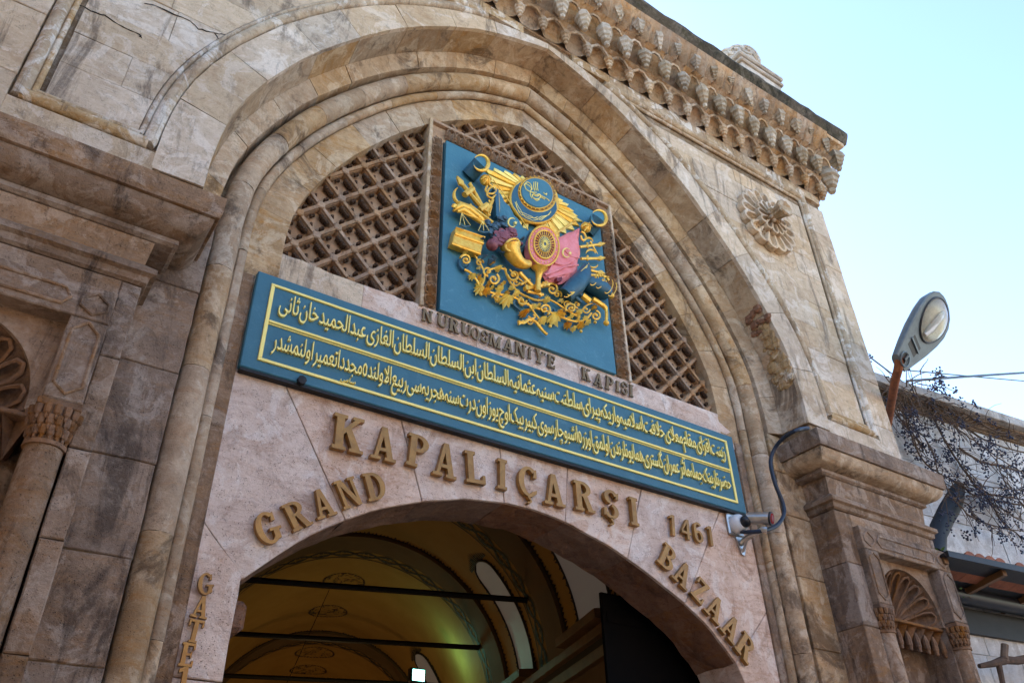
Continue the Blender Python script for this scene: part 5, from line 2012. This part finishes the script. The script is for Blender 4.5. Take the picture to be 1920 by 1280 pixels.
# tall arched openings in the right flank of the vault, pale patches with daylight put in as a faint glow
wm = glow('reveal_daylight_glow', (.62, .54, .50), .014)
wm.node_tree.nodes['Principled BSDF'].inputs['Base Color'].default_value = (.34, .30, .29, 1)
for lc, hw, ptop in ((9.05, .50, 38), (11.72, .34, 41), (16.9, .40, 38), (22.0, .4, 38)):
    out = []
    for k in range(13):
        out.append((lc - hw * math.cos(PI * k / 12), ptop + 6 * math.sin(PI * k / 12)))
    ring_ = [(lc - hw, 4)] + out + [(lc + hw, 4)]
    mb = MB()
    # grid patch so that it follows the curve
    ps = [4 + (ptop + 6 - 4) * i / 18 for i in range(19)]
    for pa, pb in zip(ps, ps[1:]):
        def half(p):
            if p <= ptop:
                return hw
            return hw * math.sqrt(max(0, 1 - ((p - ptop) / 6) ** 2))
        mb.add([VS(pa, lc - half(pa), .012), VS(pa, lc + half(pa), .012), VS(pb, lc + half(pb), .012), VS(pb, lc - half(pb), .012)], [(0, 1, 2, 3)])
    wn = part('window', mb, wm, hall)
    bd = MB()
    for (la, pa), (lb, pb) in zip(ring_, ring_[1:]):
        if abs(pa - pb) > 5:
            for i in range(10):
                q1, q2 = i / 10, (i + 1) / 10
                bd.tube([VS(pa + (pb - pa) * q1, la, .014), VS(pa + (pb - pa) * q2, lb, .014)], .02, 4)
        else:
            bd.tube([VS(pa, la, .014), VS(pb, lb, .014)], .02, 4)
    part('painted_edge', bd, 'ornament', wn)
    lf = MB()
    for s_ in (-1, 1):
        p = 4
        while p < ptop + 8:
            h_ = rnd.uniform(.04, .10)
            hh = hw if p < ptop else hw * max(.1, 1 - (p - ptop) / 8)
            lf.add([VS(p - .7, lc + s_ * (hh + .02), .008), VS(p + .7, lc + s_ * (hh + .02), .008), VS(p + rnd.uniform(-.8, 1.2), lc + s_ * (hh + .03 + h_), .008)], [(0, 1, 2)])
            p += 1.6
    for k in range(14):
        la = lc + hw * 1.1 * (k / 6.5 - 1)
        lf.add([VS(ptop + 5, la - .03, .008), VS(ptop + 5, la + .03, .008), VS(ptop + 11 - 4 * abs(k / 6.5 - 1), la, .008)], [(0, 1, 2)])
    part('painted_leaves', lf, 'ornament', wn, kind='stuff')
    # sill
    part('sill', MB().loft([[V(VC + VR - .02, l, 4.22), V(VC + VR - .30, l, 4.24), V(VC + VR - .30, l, 4.34), V(VC + VR - .02, l, 4.36)] for l in (lc - hw - .15, lc + hw + .15)]), 'woodc', wn)
# side cornice of the passage
for s_ in (1, -1):
    def cs(a0, a1, z0, z1, m_, nm):
        part(nm, MB().loft([[V(VC + s_ * (VR - a0), l, z0), V(VC + s_ * (VR - a1), l, z0), V(VC + s_ * (VR - a1), l, z1), V(VC + s_ * (VR - a0), l, z1)] for l in (7.6 if s_ > 0 else 6.2, 33)]), m_, hall)
    cs(0, .24, 4.08, 4.18, 'woodc', 'side_cornice')
    cs(0, .16, 3.98, 4.078, 'iron', 'side_cornice')
    cs(0, .20, 3.86, 3.978, 'woodc', 'side_cornice')
    cs(0, .12, 3.60, 3.858, 'ochredk', 'side_cornice')
# iron tie rods
for l in (10.96, 13.57, 16.4, 19.3):
    part('tie_rod', MB().tube([V(VC - VR - .02, l, 5.2), V(VC + 2.18, l, 5.2)], .042, 8), 'iron', hall)
part('thin_wire', MB().tube([VS(95, 15.5, .01), V(.2, 15.5, 3.6)], .006, 4), 'iron', hall)
# black leaf of the great door swung inwards
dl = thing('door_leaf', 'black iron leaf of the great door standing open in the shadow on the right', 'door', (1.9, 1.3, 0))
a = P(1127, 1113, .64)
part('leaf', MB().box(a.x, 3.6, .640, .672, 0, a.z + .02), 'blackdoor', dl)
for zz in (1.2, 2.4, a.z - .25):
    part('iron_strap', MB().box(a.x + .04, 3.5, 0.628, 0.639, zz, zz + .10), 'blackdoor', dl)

# floodlight
fa, fl = 0, 15.0
d_ = ray(782, 1266)
fp = CAM_POS + d_ * (fl / d_.dot(hd_))
fld = thing('floodlight', 'small black floodlight glowing cyan white inside the passage', 'floodlight', fp)
part('housing', MB().box(fp.x - .15, fp.x + .15, fp.y - .05, fp.y + .08, fp.z - .125, fp.z + .125, .02), 'blackp', fld)
part('lamp_glass', MB().box(fp.x - .115, fp.x + .115, fp.y - .06, fp.y - .051, fp.z - .092, fp.z + .092), glow('lit_floodlight_glass', (.30, 1.0, .85), 2.2), fld)
part('mounting_bracket', MB().box(fp.x - .02, fp.x + .02, fp.y, fp.y + .03, fp.z - .6, fp.z - .141), 'blackp', fld)
for nm, loc, col, en, rad in (('floodlight_beam', fp + Vector((.25, -.35, .12)), (.35, 1.0, .65), 2.4, .12), ('passage_lamp', V(1.2, 15.5, 3.1), (1, .66, .28), 9.5, .25), ('passage_lamp', V(1.8, 11.0, 2.9), (1, .66, .28), 2.4, .25), ('passage_lamp', V(1.2, 21.5, 3.1), (1, .66, .28), 9.5, .25)):
    ld = bpy.data.lights.new(nm, 'POINT')
    ld.energy = en
    ld.color = col
    ld.shadow_soft_size = rad
    lo_ = bpy.data.objects.new(nm, ld)
    COL.objects.link(lo_)
    lo_.location = loc

# ================================================================== security camera, cable and bracket
cb = P(1375, 986, .0)
cc = thing('security_camera', 'small white and steel security camera with red lens on the wall beside the blue board', 'camera', cb)
part('back_plate', MB().box(cb.x - .105, cb.x + .105, -.035, -.001, cb.z - .11, cb.z + .12, .012), 'metal', cc)
part('junction_box', MB().lathe([(.095, -.03), (.10, -.06), (.088, -.11), (.065, -.13), (.03, -.132)], (cb.x, 0, cb.z), 20, 'y'), 'whitep', cc, True)
part('ball_joint', MB().ball((cb.x + .01, -.155, cb.z + .0), .06, 12, 8), 'blackp', cc, True)
p0, p1 = Vector((cb.x + .045, -.17, cb.z + .03)), Vector((cb.x + .125, -.36, cb.z - .02))
part('camera_barrel', MB().tube([p0, p1], [.062, .064], 20), 'metal', cc, True)
dv = (p1 - p0).normalized()
part('lens_hood', MB().tube([p1 + dv * .001, p1 + dv * .02], [.068, .068], 20), 'blackp', cc, True)
part('lens', MB().tube([p1 + dv * .0205, p1 + dv * .026], [.052, .050], 18), 'redlens', cc)
part('lens_ring', MB().tube([p1 + dv * .0265, p1 + dv * .030], [.034, .030], 16), 'redp', cc)
bk_ = thing('wall_bracket', 'worn steel bracket arm below the security camera', 'bracket', P(1386, 1012, 0))
q0 = P(1384, 1012, 0)
part('wall_plate', MB().prism([(q0.x - .05, q0.z + .02), (q0.x + .06, q0.z + .03), (q0.x + .07, q0.z - .08), (q0.x + .03, q0.z - .16), (q0.x + .0, q0.z - .15)], -.02, -.001), 'metal', bk_)
part('arm', MB().tube([q0 + Vector((.01, -.02, -.04)), P(1402, 1006, -.10), P(1420, 998, -.24), P(1430, 992, -.30), P(1438, 993, -.33)], [.030, .026, .024, .030, .034], 8), 'metal', bk_, True)
part('gusset', MB().tube([q0 + Vector((.02, -.02, -.12)), P(1400, 1012, -.10), P(1416, 1003, -.20)], [.016, .014, .010], 6), 'metal', bk_, True)
cab = smooth_pts([(P(1508, 803, -.68)), (P(1490, 806, -.70)), (P(1466, 822, -.45)), (P(1450, 843, -.34)), (P(1446, 868, -.30)), (P(1455, 905, -.29)), (P(1468, 940, -.28)), (P(1471, 962, -.28)), (P(1462, 980, -.29)), (P(1446, 991, -.30)), (P(1425, 996, -.28)), (P(1395, 997, -.12)), (P(1386, 996, -.04))], 6) if False else None
pts3 = [P(1515, 802, -.60), P(1494, 806, -.68), P(1470, 820, -.50), P(1453, 840, -.36), P(1445, 866, -.31), P(1453, 905, -.30), P(1467, 940, -.29), P(1470, 962, -.29), P(1461, 980, -.29), P(1446, 990, -.29), P(1425, 995, -.28), P(1400, 997, -.16), P(1386, 995, -.05)]
fine = []
pp_ = [pts3[0]] + pts3 + [pts3[-1]]
for i in range(1, len(pp_) - 2):
    for k in range(6):
        fine.append(Vector(_cat(pp_[i - 1], pp_[i], pp_[i + 1], pp_[i + 2], k / 6)))
single('power_cable', MB().tube(fine, .021, 8), 'cable', 'thick dark blue cable looping down from the right pier cap to the security camera', 'cable', smooth=True)

# ================================================================== street lamp
A_, B_ = P(1688, 680, -1.15), P(1774, 568, -1.65)
print('LAMP LENGTH', (B_ - A_).length)
LL = (B_ - A_).length
ax = (B_ - A_).normalized()
tc = (CAM_POS - (A_ + B_) / 2).normalized()
dn = (Vector((0, 0, -1)) * .42 + tc * .75 + Vector((.34, 0, 0)))
dn = (dn - ax * dn.dot(ax)).normalized()
sd_ = ax.cross(dn).normalized()
lamp = thing('street_lamp', 'grey teardrop street lamp head on a rusty curved pipe above the vine', 'street lamp', A_)


def LP(u, s_, h):
    return A_ + ax * (u * LL) + sd_ * (s_ * LL) + dn * (h * LL)


us = [(0, .125), (.06, .145), (.2, .19), (.4, .25), (.6, .292), (.75, .302), (.87, .27), (.95, .195), (.99, .10), (1.0, .04)]
rings = []
for u, wd in us:
    hh = .17 * math.sin(min(1, .35 + u) * PI / 2) * (1 if u < .8 else max(.25, (1 - (u - .8) / .22)))
    ring_ = []
    for k in range(13):
        a = PI * k / 12
        ring_.append(LP(u, math.cos(a) * wd, -math.sin(a) ** .8 * hh))
    ring_.append(LP(u, -wd * .97, .012))
    ring_.append(LP(u, wd * .97, .012))
    rings.append(ring_)
part('lamp_housing', MB().loft(rings), 'lampg', lamp, True)
part('housing_seam', MB().tube([LP(u, wd * 1.005, .004) for u, wd in us] + [LP(u, -wd * 1.005, .004) for u, wd in reversed(us)], .008, 6), 'lampg', lamp, True)
el = [(.69 + .27 * math.cos(a), .235 * math.sin(a) * (1.0 + .12 * math.cos(a))) for a in [2 * PI * k / 32 for k in range(32)]]
part('lens_frame', MB().tube([LP(u, s_, .018) for u, s_ in el + el[:1]], .012, 8), 'blackp', lamp, True)
gm, gt, gb = new_mat('lamp_glass')
gb.inputs['Base Color'].default_value = (.9, .88, .8, 1)
gb.inputs['Roughness'].default_value = .06
gb.inputs['Transmission Weight'].default_value = .9
gb.inputs['IOR'].default_value = 1.3
rr_ = []
for k, (sc_, h_) in enumerate(((1, .016), (.85, .045), (.6, .07), (.3, .082), (.03, .085))):
    rr_.append([LP(.69 + (u - .69) * sc_, s_ * sc_, h_) for u, s_ in el])
part('lamp_lens', MB().loft(rr_, caps=False), gm, lamp, True)
rr_ = []
for k, (sc_, h_) in enumerate(((.97, .0132), (.80, .0134))):
    rr_.append([LP(.69 + (u - .69) * sc_, s_ * sc_, h_) for u, s_ in el])
part('reflector', MB().loft(rr_, caps=True), paint('lamp_reflector', (.62, .58, .48), (.42, .40, .34), .3, .5, .2, 5, wear=(.12, .11, .09), wear_amt=.5), lamp)
part('bulb', MB().tube([LP(.46, 0, .03), LP(.56, 0, .04), LP(.78, 0, .04), LP(.84, 0, .035)], [.03, .05, .05, .02], 10), 'whitep', lamp, True)
for u0, u1 in ((.20, .27), (.30, .35)):
    part('vent_recess', MB().loft([[LP(u, -.10, .0125), LP(u, .10, .0125), LP(u, .10, .0135), LP(u, -.10, .0135)] for u in (u0, u1)]), 'blackp', lamp)
part('cover_rib', MB().loft([[LP(u, -.115, .012), LP(u, .115, .012), LP(u, .115, .026), LP(u, -.115, .026)] for u in (.275, .298)]), 'lampg', lamp)
part('neck_opening', MB().tube([LP(.03, .0, .020), LP(.11, .0, .022)], [.055, .045], 12, .4), 'blackp', lamp)
part('neck_rim', MB().tube([LP(.06 + .07 * math.cos(a), .09 * math.sin(a), .024) for a in [2 * PI * k / 16 for k in range(17)]], .010, 6), 'lampg', lamp, True)
part('pipe', MB().tube([LP(.16, 0, -.03), LP(.02, -.01, -.02), P(1684, 692, -1.08), P(1678, 715, -.9), P(1672, 750, -.6), P(1664, 800, -.1), P(1655, 850, .3)], [.045, .05, .052, .05, .05, .05, .05], 12), 'rust', lamp, True)

# ================================================================== neighbouring house
th_ = math.radians(6.5)
nd = Vector((math.cos(th_), -math.sin(th_), 0))
nn_ = Vector((math.sin(th_), math.cos(th_), 0))       # into the wall
n0 = Vector((5.3, .2, 0))


def NW(s_, out, z):
    p = n0 + nd * s_ - nn_ * out
    return Vector((p.x, p.y, z))


def nwpx(u, v, out=0.0):
    p = PP(u, v, n0 - nn_ * out, nn_)
    return (p - n0).dot(nd), p.z


house = thing('neighbour_house', 'whitewashed stone house beside the gate with projecting stone coping and brick eave', 'house', NW(3, 0, 0))


def nbox(nm, s0, s1, o0, o1, z0, z1, mat, par, bev=0):
    b = bev
    mb = MB()
    pr = [(s0, s1)]
    r0 = [NW(s0, o0 + b, z0), NW(s0, o0 + b, z1), NW(s0, o1 - b, z1), NW(s0, o1, z1 - b), NW(s0, o1, z0 + b), NW(s0, o1 - b, z0)] if b else [NW(s0, o0, z0), NW(s0, o0, z1), NW(s0, o1, z1), NW(s0, o1, z0)]
    d = nd * (s1 - s0)
    r1 = [p + d for p in r0]
    mb.loft([r0, r1])
    return part(nm, mb, mat, par)


hw_ = nbox('house_wall', -.6, 14, -.5, -.012, 0, 7.5, 'white', house)
zt_lip = nwpx(1790, 745, .30)[1]
ze = 7.36
zz = 0.0
k = 0
while zz < ze - .01:
    h = .40 if zz < 3 else rnd.choice((.36, .40, .44))
    z1 = min(ze, zz + h)
    s_ = -.5 + (.3 if k % 2 else 0)
    while s_ < 7.0 and zz > 2.2:
        w_ = rnd.uniform(.55, .95)
        nbox('stone', s_ + .006, s_ + w_ - .006, -.011, rnd.uniform(-.002, .006), zz + .006, z1 - .006, 'white', hw_, .004)
        s_ += w_
    zz = z1
    k += 1
part_ = nbox('coping', -.6, 14, -.5, .30, zt_lip - .15, zt_lip, 'coping', house, .01)
for i in range(3):
    zc_ = ze + (zt_lip - .155 - ze) * (i + .5) / 3
    hh = (zt_lip - .155 - ze) / 3
    e = MB()
    s_ = -.5
    rowp = nbox('eave_course', -.6, 14, -.4, .02 + .075 * i, zc_ - hh / 2 + .004, zc_ + hh / 2 - .004, 'mortar', house)
    while s_ < 6.5:
        if i == 1:
            # bricks laid on the diagonal
            r0 = [NW(s_, .02 + .07 * i, zc_ - hh / 2 + .006), NW(s_ + .06, .02 + .075 * i + .07, zc_ - hh / 2 + .006), NW(s_ + .12, .02 + .07 * i, zc_ - hh / 2 + .006)]
            r1 = [p + Vector((0, 0, hh - .016)) for p in r0]
            part('brick', MB().loft([r0, r1]), 'brick', rowp)
            s_ += .125
        else:
            nbox('brick', s_, s_ + .20, 0, .035 + .08 * i + rnd.uniform(-.006, .006), zc_ - hh / 2 + .006, zc_ + hh / 2 - .008, 'brick', rowp)
            s_ += .215
# grey sheet-metal duct in the corner behind the pier cap
single('metal_duct', MB().tube([P(1785, 915, .12), P(1778, 940, .12), P(1764, 968, .12), P(1752, 1000, .12), P(1752, 1040, .12)], [.17, .19, .17, .15, .14], 14), 'tin', 'dark grey sheet metal duct tucked behind the right pier cap', 'duct', smooth=True)

# tiled canopy
s0_, zf0 = nwpx(1772, 1037, .85)
s1_, zf1 = nwpx(1920, 1068, .85)
zf = (zf0 + zf1) / 2
_, zb1 = nwpx(1860, 1135, .0)
can = thing('tiled_canopy', 'brown lean-to canopy with dark gutter and broken red tiles on its edge', 'canopy', NW(2, .4, zf))


def slope(nm, s0, s1, o0, z0, o1, z1, th, mat, par):
    r0 = [NW(s0, o0, z0), NW(s0, o1, z1), NW(s0, o1, z1 + th), NW(s0, o0, z0 + th)]
    d = nd * (s1 - s0)
    return part(nm, MB().loft([r0, [p + d for p in r0]]), mat, par)


print('canopy', s0_, zf0, zf1, zb1)
slope('roof_sheet', s0_, 9, .0, zb1, .84, zf - .02, .03, 'tin', can)
for i in range(8):
    sa = s0_ + .02 + i * .98
    slope('rafter', sa, sa + .07, .0, zb1 - .08, .80, zf - .09, .07, 'woodc', can)
part('edge_trim', MB().loft([[NW(s_, .85, zf - .05), NW(s_, .89, zf - .05), NW(s_, .89, zf + .02), NW(s_, .85, zf + .02)] for s_ in (s0_, 9)]), 'tin', can)
part('gutter', MB().tube([NW(s0_ + .1, .18, zb1 - .02), NW(9, .18, zb1 - .06)], .11, 10), 'blackp', can, True)
part('lower_board', MB().loft([[NW(s_, -.1, zb1 - .42), NW(s_, .06, zb1 - .42), NW(s_, .06, zb1 - .12), NW(s_, -.1, zb1 - .12)] for s_ in (s0_ - .3, 9)]), 'iron', can)
s_ = s0_ + .42
i = 0
while s_ < s0_ + 6:
    if i % 7 not in (4,):
        mb = MB()
        rr0, rr1 = [], []
        for k in range(7):
            a = PI * k / 6
            for r_, lst in ((.085, rr0),):
                lst.append(NW(s_ + .085 * math.cos(a), .86 + rnd.uniform(-.02, .02) * 0, zf + .03 + .055 * math.sin(a)))
        rr1 = [p + nn_ * .42 + Vector((0, 0, -.12)) for p in rr0]
        mb.loft([rr0, rr1])
        part('roof_tile', mb, 'tile', can)
    s_ += .175
    i += 1

# ================================================================== bare vines, twigs and berries
vines = thing('climbing_vine', 'leafless climbing vine with dark berry clusters hanging over the whitewashed house', 'vine', NW(1.3, .2, 7.3))


def vp3(u, v, out):
    return PP(u, v, n0 - nn_ * out, nn_)


zv = lambda x, y: (1660 + x / 3.369, 680 + y / 3.369)
mains = [[(140, 165), (128, 330), (180, 500), (262, 640), (430, 740), (560, 772), (720, 790), (900, 815)],
         [(240, 200), (300, 330), (380, 500), (470, 640), (560, 760), (640, 860), (760, 1020), (900, 1130)],
         [(260, 240), (420, 390), (560, 490), (700, 590), (900, 715)], [(300, 220), (500, 400), (700, 515), (900, 570)],
         [(350, 700), (430, 860), (600, 1000), (900, 1070)], [(600, 760), (650, 850), (900, 905)], [(180, 260), (150, 380), (270, 500), (330, 680), (350, 760)],
         [(560, 772), (660, 830), (800, 850), (900, 870)], [(470, 540), (600, 620), (760, 660), (900, 690)], [(100, 200), (60, 300), (150, 420), (260, 560)],
         [(700, 600), (740, 720), (800, 800), (900, 960)], [(420, 740), (540, 820), (700, 900), (880, 1010)], [(230, 180), (350, 260), (520, 330), (700, 430), (880, 460)], [(380, 840), (520, 890), (560, 960), (700, 1050)]]
tw = MB()
be = MB()
clusters = []
for k, mpts in enumerate(mains):
    out0 = rnd.uniform(.06, .32)
    sp = smooth_pts([zv(*p) for p in mpts], 5)
    pts = [vp3(u + rnd.uniform(-1.2, 1.2), v + rnd.uniform(-1.2, 1.2), out0 + .05 * math.sin(i * .7 + k)) for i, (u, v) in enumerate(sp)]
    r0 = rnd.uniform(.011, .022)
    part('vine_branch', MB().tube(pts, [r0 * (1 - .55 * i / len(pts)) for i in range(len(pts))], 6), 'vine', vines, True)
    for i in range(0, len(pts) - 1):
        for _ in range(2):
            if rnd.random() < .75:
                q_ = pts[i].copy()
                d = (nd * rnd.uniform(-1, 1) + Vector((0, 0, rnd.uniform(-1.2, .7))) - nn_ * rnd.uniform(-.1, .4)).normalized()
                tp = [q_]
                L = rnd.uniform(.12, .5)
                for j in range(5):
                    d = (d + Vector((rnd.uniform(-.35, .35), rnd.uniform(-.2, .2), rnd.uniform(-.45, .3)))).normalized()
                    q_ = q_ + d * L / 5
                    tp.append(q_.copy())
                tw.tube(tp, [.0065, .0055, .005, .004, .0035, .0025], 4)
                if rnd.random() < .30:
                    clusters.append(tp[-1])
# dense tangle at the coping near the gate
for i in range(100):
    u, v = 1662 + rnd.random() ** 1.6 * 150, 0
    v = 718 + (u - 1662) * .34 + rnd.uniform(-4, 46)
    q_ = vp3(u, v, rnd.uniform(.25, .5))
    d = Vector((rnd.uniform(-1, 1), rnd.uniform(-.4, .2), rnd.uniform(-1, .5))).normalized()
    tp = [q_]
    L = rnd.uniform(.2, .7)
    for j in range(6):
        d = (d + Vector((rnd.uniform(-.5, .5), rnd.uniform(-.25, .25), rnd.uniform(-.6, .3)))).normalized()
        q_ = q_ + d * L / 6
        tp.append(q_.copy())
    tw.tube(tp, [.008, .007, .006, .005, .004, .003, .0025], 4)
    if rnd.random() < .35:
        clusters.append(tp[-1])
# twigs that stand up against the sky
for mpts in ([(135, 150), (132, 100), (135, 30)], [(130, 130), (200, 80), (260, 60), (330, 70)], [(150, 140), (240, 110), (320, 115), (400, 165), (460, 185)], [(225, 75), (222, 45), (245, 15)], [(222, 50), (238, 20), (262, -10), (270, -28)], [(310, 110), (330, 70), (350, 50)], [(200, 130), (290, 150), (380, 200), (395, 215)], [(60, 90), (30, 60)], [(320, 60), (400, 95)]):
    pts = [vp3(*zv(*p), .38 + .02 * i) for i, p in enumerate(smooth_pts(mpts, 4))]
    tw.tube(pts, [.009 - .005 * i / len(pts) for i in range(len(pts))], 4)
for (x, y) in ((325, 75), (300, 65), (340, 95), (295, 140), (330, 125), (380, 185), (395, 205), (440, 165), (350, 150), (285, 160), (345, 60), (330, 45)):
    clusters.append(vp3(*zv(x, y), .42))
for (x, y) in ((410, 480), (430, 500), (400, 585), (370, 550), (500, 640), (515, 725), (270, 470), (290, 540), (320, 600), (610, 490), (570, 760), (590, 790), (620, 820), (640, 850), (790, 590), (700, 545), (505, 1075), (860, 610), (850, 1160), (345, 420), (780, 450), (830, 830), (870, 1080), (660, 860), (560, 800), (830, 540)):
    clusters.append(vp3(*zv(x, y), rnd.uniform(.1, .3)))
for c_ in clusters:
    for _ in range(rnd.randint(7, 16)):
        be.ball(c_ + Vector((rnd.uniform(-.055, .055), rnd.uniform(-.04, .04), rnd.uniform(-.10, .05))), rnd.uniform(.010, .017), 5, 3)
part('twigs', tw, 'vine', vines, kind='stuff')
part('berries', be, 'berry', vines, kind='stuff')
# small green plant in the gap
pl_ = thing('wall_plant', 'small green weed growing between the right pier and the canopy', 'plant', P(1775, 1090, .1))
lv = MB()
for i in range(420):
    t_ = rnd.random()
    c_ = P(1765 + 24 * t_ + rnd.gauss(0, 8), 1035 + 130 * t_ + rnd.gauss(0, 10), rnd.uniform(-.35, .05))
    if c_.x < 5.25:
        continue
    a, b = rnd.uniform(0, 6.28), rnd.uniform(-.6, .6)
    e1_ = Vector((math.cos(a), math.sin(a) * .6, b)).normalized() * rnd.uniform(.018, .035)
    e2_ = e1_.cross(Vector((rnd.random(), rnd.random(), 1))).normalized() * e1_.length * .55
    lv.add([c_ - e1_, c_ + e2_, c_ + e1_, c_ - e2_], [(0, 1, 2, 3)])
part('foliage', lv, 'leaf', pl_, kind='stuff')
sm = MB()
for i in range(14):
    a = P(1768 + rnd.uniform(-6, 22), 1035 + rnd.uniform(0, 40), -.12)
    b = a + Vector((rnd.uniform(-.1, .2), rnd.uniform(-.1, .05), -rnd.uniform(.2, .6)))
    sm.tube([a, a.lerp(b, .5) + Vector((rnd.uniform(-.05, .05), 0, 0)), b], [.005, .004, .003], 4)
part('stems', sm, 'vine', pl_)
# bare forked branch at the lower right
br = thing('bare_branch', 'thick sawn bare branch forking in front of the white wall at the lower right', 'branch', P(1880, 1235, -.3))
part('limb', MB().tube([P(1836, 1248, -.25), P(1860, 1244, -.3), P(1885, 1236, -.32), P(1905, 1238, -.33), P(1940, 1232, -.35)], [.025, .035, .05, .045, .05], 8), 'vine', br, True)
part('sawn_stub', MB().tube([P(1884, 1238, -.32), P(1883, 1225, -.34), P(1884, 1208, -.36)], [.05, .04, .042], 8), 'brick', br)
part('limb', MB().tube([P(1872, 1242, -.31), P(1878, 1270, -.3), P(1884, 1300, -.3), P(1890, 1340, -.3)], [.035, .03, .03, .03], 8), 'vine', br, True)
part('twig', MB().tube([P(1862, 1244, -.3), P(1872, 1235, -.32), P(1886, 1232, -.36), P(1897, 1240, -.36)], .008, 5), 'vine', br)

# overhead wires
for a, b, r_, nm, sag in (((1632, 670), (1722, 738), .012, 'thin wire slanting from the gate corner to the vine below the street lamp', .0), ((1700, 694), (2400, 735), .010, 'thin upper overhead wire crossing the sky behind the street lamp', .02), ((1702, 714), (2400, 688), .020, 'thick dark blue overhead cable below the thin wire', -.02)):
    A1, B1 = P(a[0], a[1], .15 if a[0] > 1650 else .2), P(b[0], b[1], .15)
    pts = [A1.lerp(B1, i / 12) - Vector((0, 0, sag * 4 * (i / 12) * (1 - i / 12) * 8)) for i in range(13)]
    single('overhead_wire', MB().tube(pts, r_, 6), 'cable', nm, 'wire', 'overhead wires by the street lamp', True)

# ================================================================== unseen houses around the viewer, added to bounce light and shade the lower left
def unseen_street_house(nm, label, x0, x1, y0, y1, h, mat, face, floors):
    b_ = thing(nm, label, 'building', ((x0 + x1) / 2, (y0 + y1) / 2, 0), 'unseen street buildings added for light and shade')
    part('wall', MB().box(x0, x1, y0, y1, 0, h), mat, b_)
    part('roof', MB().box(x0 - .4, x1 + .4, y0 - .4, y1 + .4, h + .002, h + .22), 'tile', b_)
    span = (x1 - x0) if face == 'y' else (y1 - y0)
    n_ = int(span // 2.6)
    for fl_ in range(floors):
        for i in range(n_):
            c_ = (x0 if face == 'y' else y0) + span * (i + .5) / n_
            z = 4.1 + 2.6 * fl_
            if face == 'y':
                wn = part('window', MB().box(c_ - .5, c_ + .5, y1 - .05, y1 + .06, z, z + 1.5), 'woodc', b_)
                part('pane', MB().box(c_ - .44, c_ - .03, y1 + .061, y1 + .07, z + .06, z + 1.44), 'tin', wn)
                part('pane', MB().box(c_ + .03, c_ + .44, y1 + .061, y1 + .07, z + .06, z + 1.44), 'tin', wn)
            else:
                wn = part('window', MB().box(x1 - .05, x1 + .06, c_ - .5, c_ + .5, z, z + 1.5), 'woodc', b_)
                part('pane', MB().box(x1 + .061, x1 + .07, c_ - .44, c_ - .03, z + .06, z + 1.44), 'tin', wn)
                part('pane', MB().box(x1 + .061, x1 + .07, c_ + .03, c_ + .44, z + .06, z + 1.44), 'tin', wn)
    if face == 'y':
        part('shop_awning', MB().prism([(0, 0), (0, .05), (1, .05), (1, 0)], 0, 1), 'woodc', b_) if False else part('shop_awning', MB().add([(x0 + .3, y1 + .02, 3.3), (x1 - .3, y1 + .02, 3.3), (x1 - .3, y1 + 1.6, 2.7), (x0 + .3, y1 + 1.6, 2.7), (x0 + .3, y1 + .02, 3.36), (x1 - .3, y1 + .02, 3.36), (x1 - .3, y1 + 1.6, 2.76), (x0 + .3, y1 + 1.6, 2.76)], [(0, 1, 2, 3), (7, 6, 5, 4), (0, 4, 5, 1), (3, 2, 6, 7), (0, 3, 7, 4), (1, 5, 6, 2)]), 'brick', b_)
    else:
        part('shop_awning', MB().add([(x1 + .02, y0 + .3, 3.4), (x1 + .02, y1 - .3, 3.4), (x1 + 1.3, y1 - .3, 3.0), (x1 + 1.3, y0 + .3, 3.0), (x1 + .02, y0 + .3, 3.46), (x1 + .02, y1 - .3, 3.46), (x1 + 1.3, y1 - .3, 3.06), (x1 + 1.3, y0 + .3, 3.06)], [(0, 1, 2, 3), (7, 6, 5, 4), (0, 4, 5, 1), (3, 2, 6, 7), (0, 3, 7, 4), (1, 5, 6, 2)]), 'brick', b_)


unseen_street_house('unseen_street_block', 'unseen long brown plastered shop row across the street with a red tiled roof, added to bounce light', -12, 14, -20, -12.5, 6.6, 'plaster', 'y', 2)
unseen_street_house('unseen_street_block', 'unseen brown plastered shop building with a tiled roof, added to shade the left of the gate', -15, -6.4, -11, -.6, 8.0, 'plaster', 'x', 2)
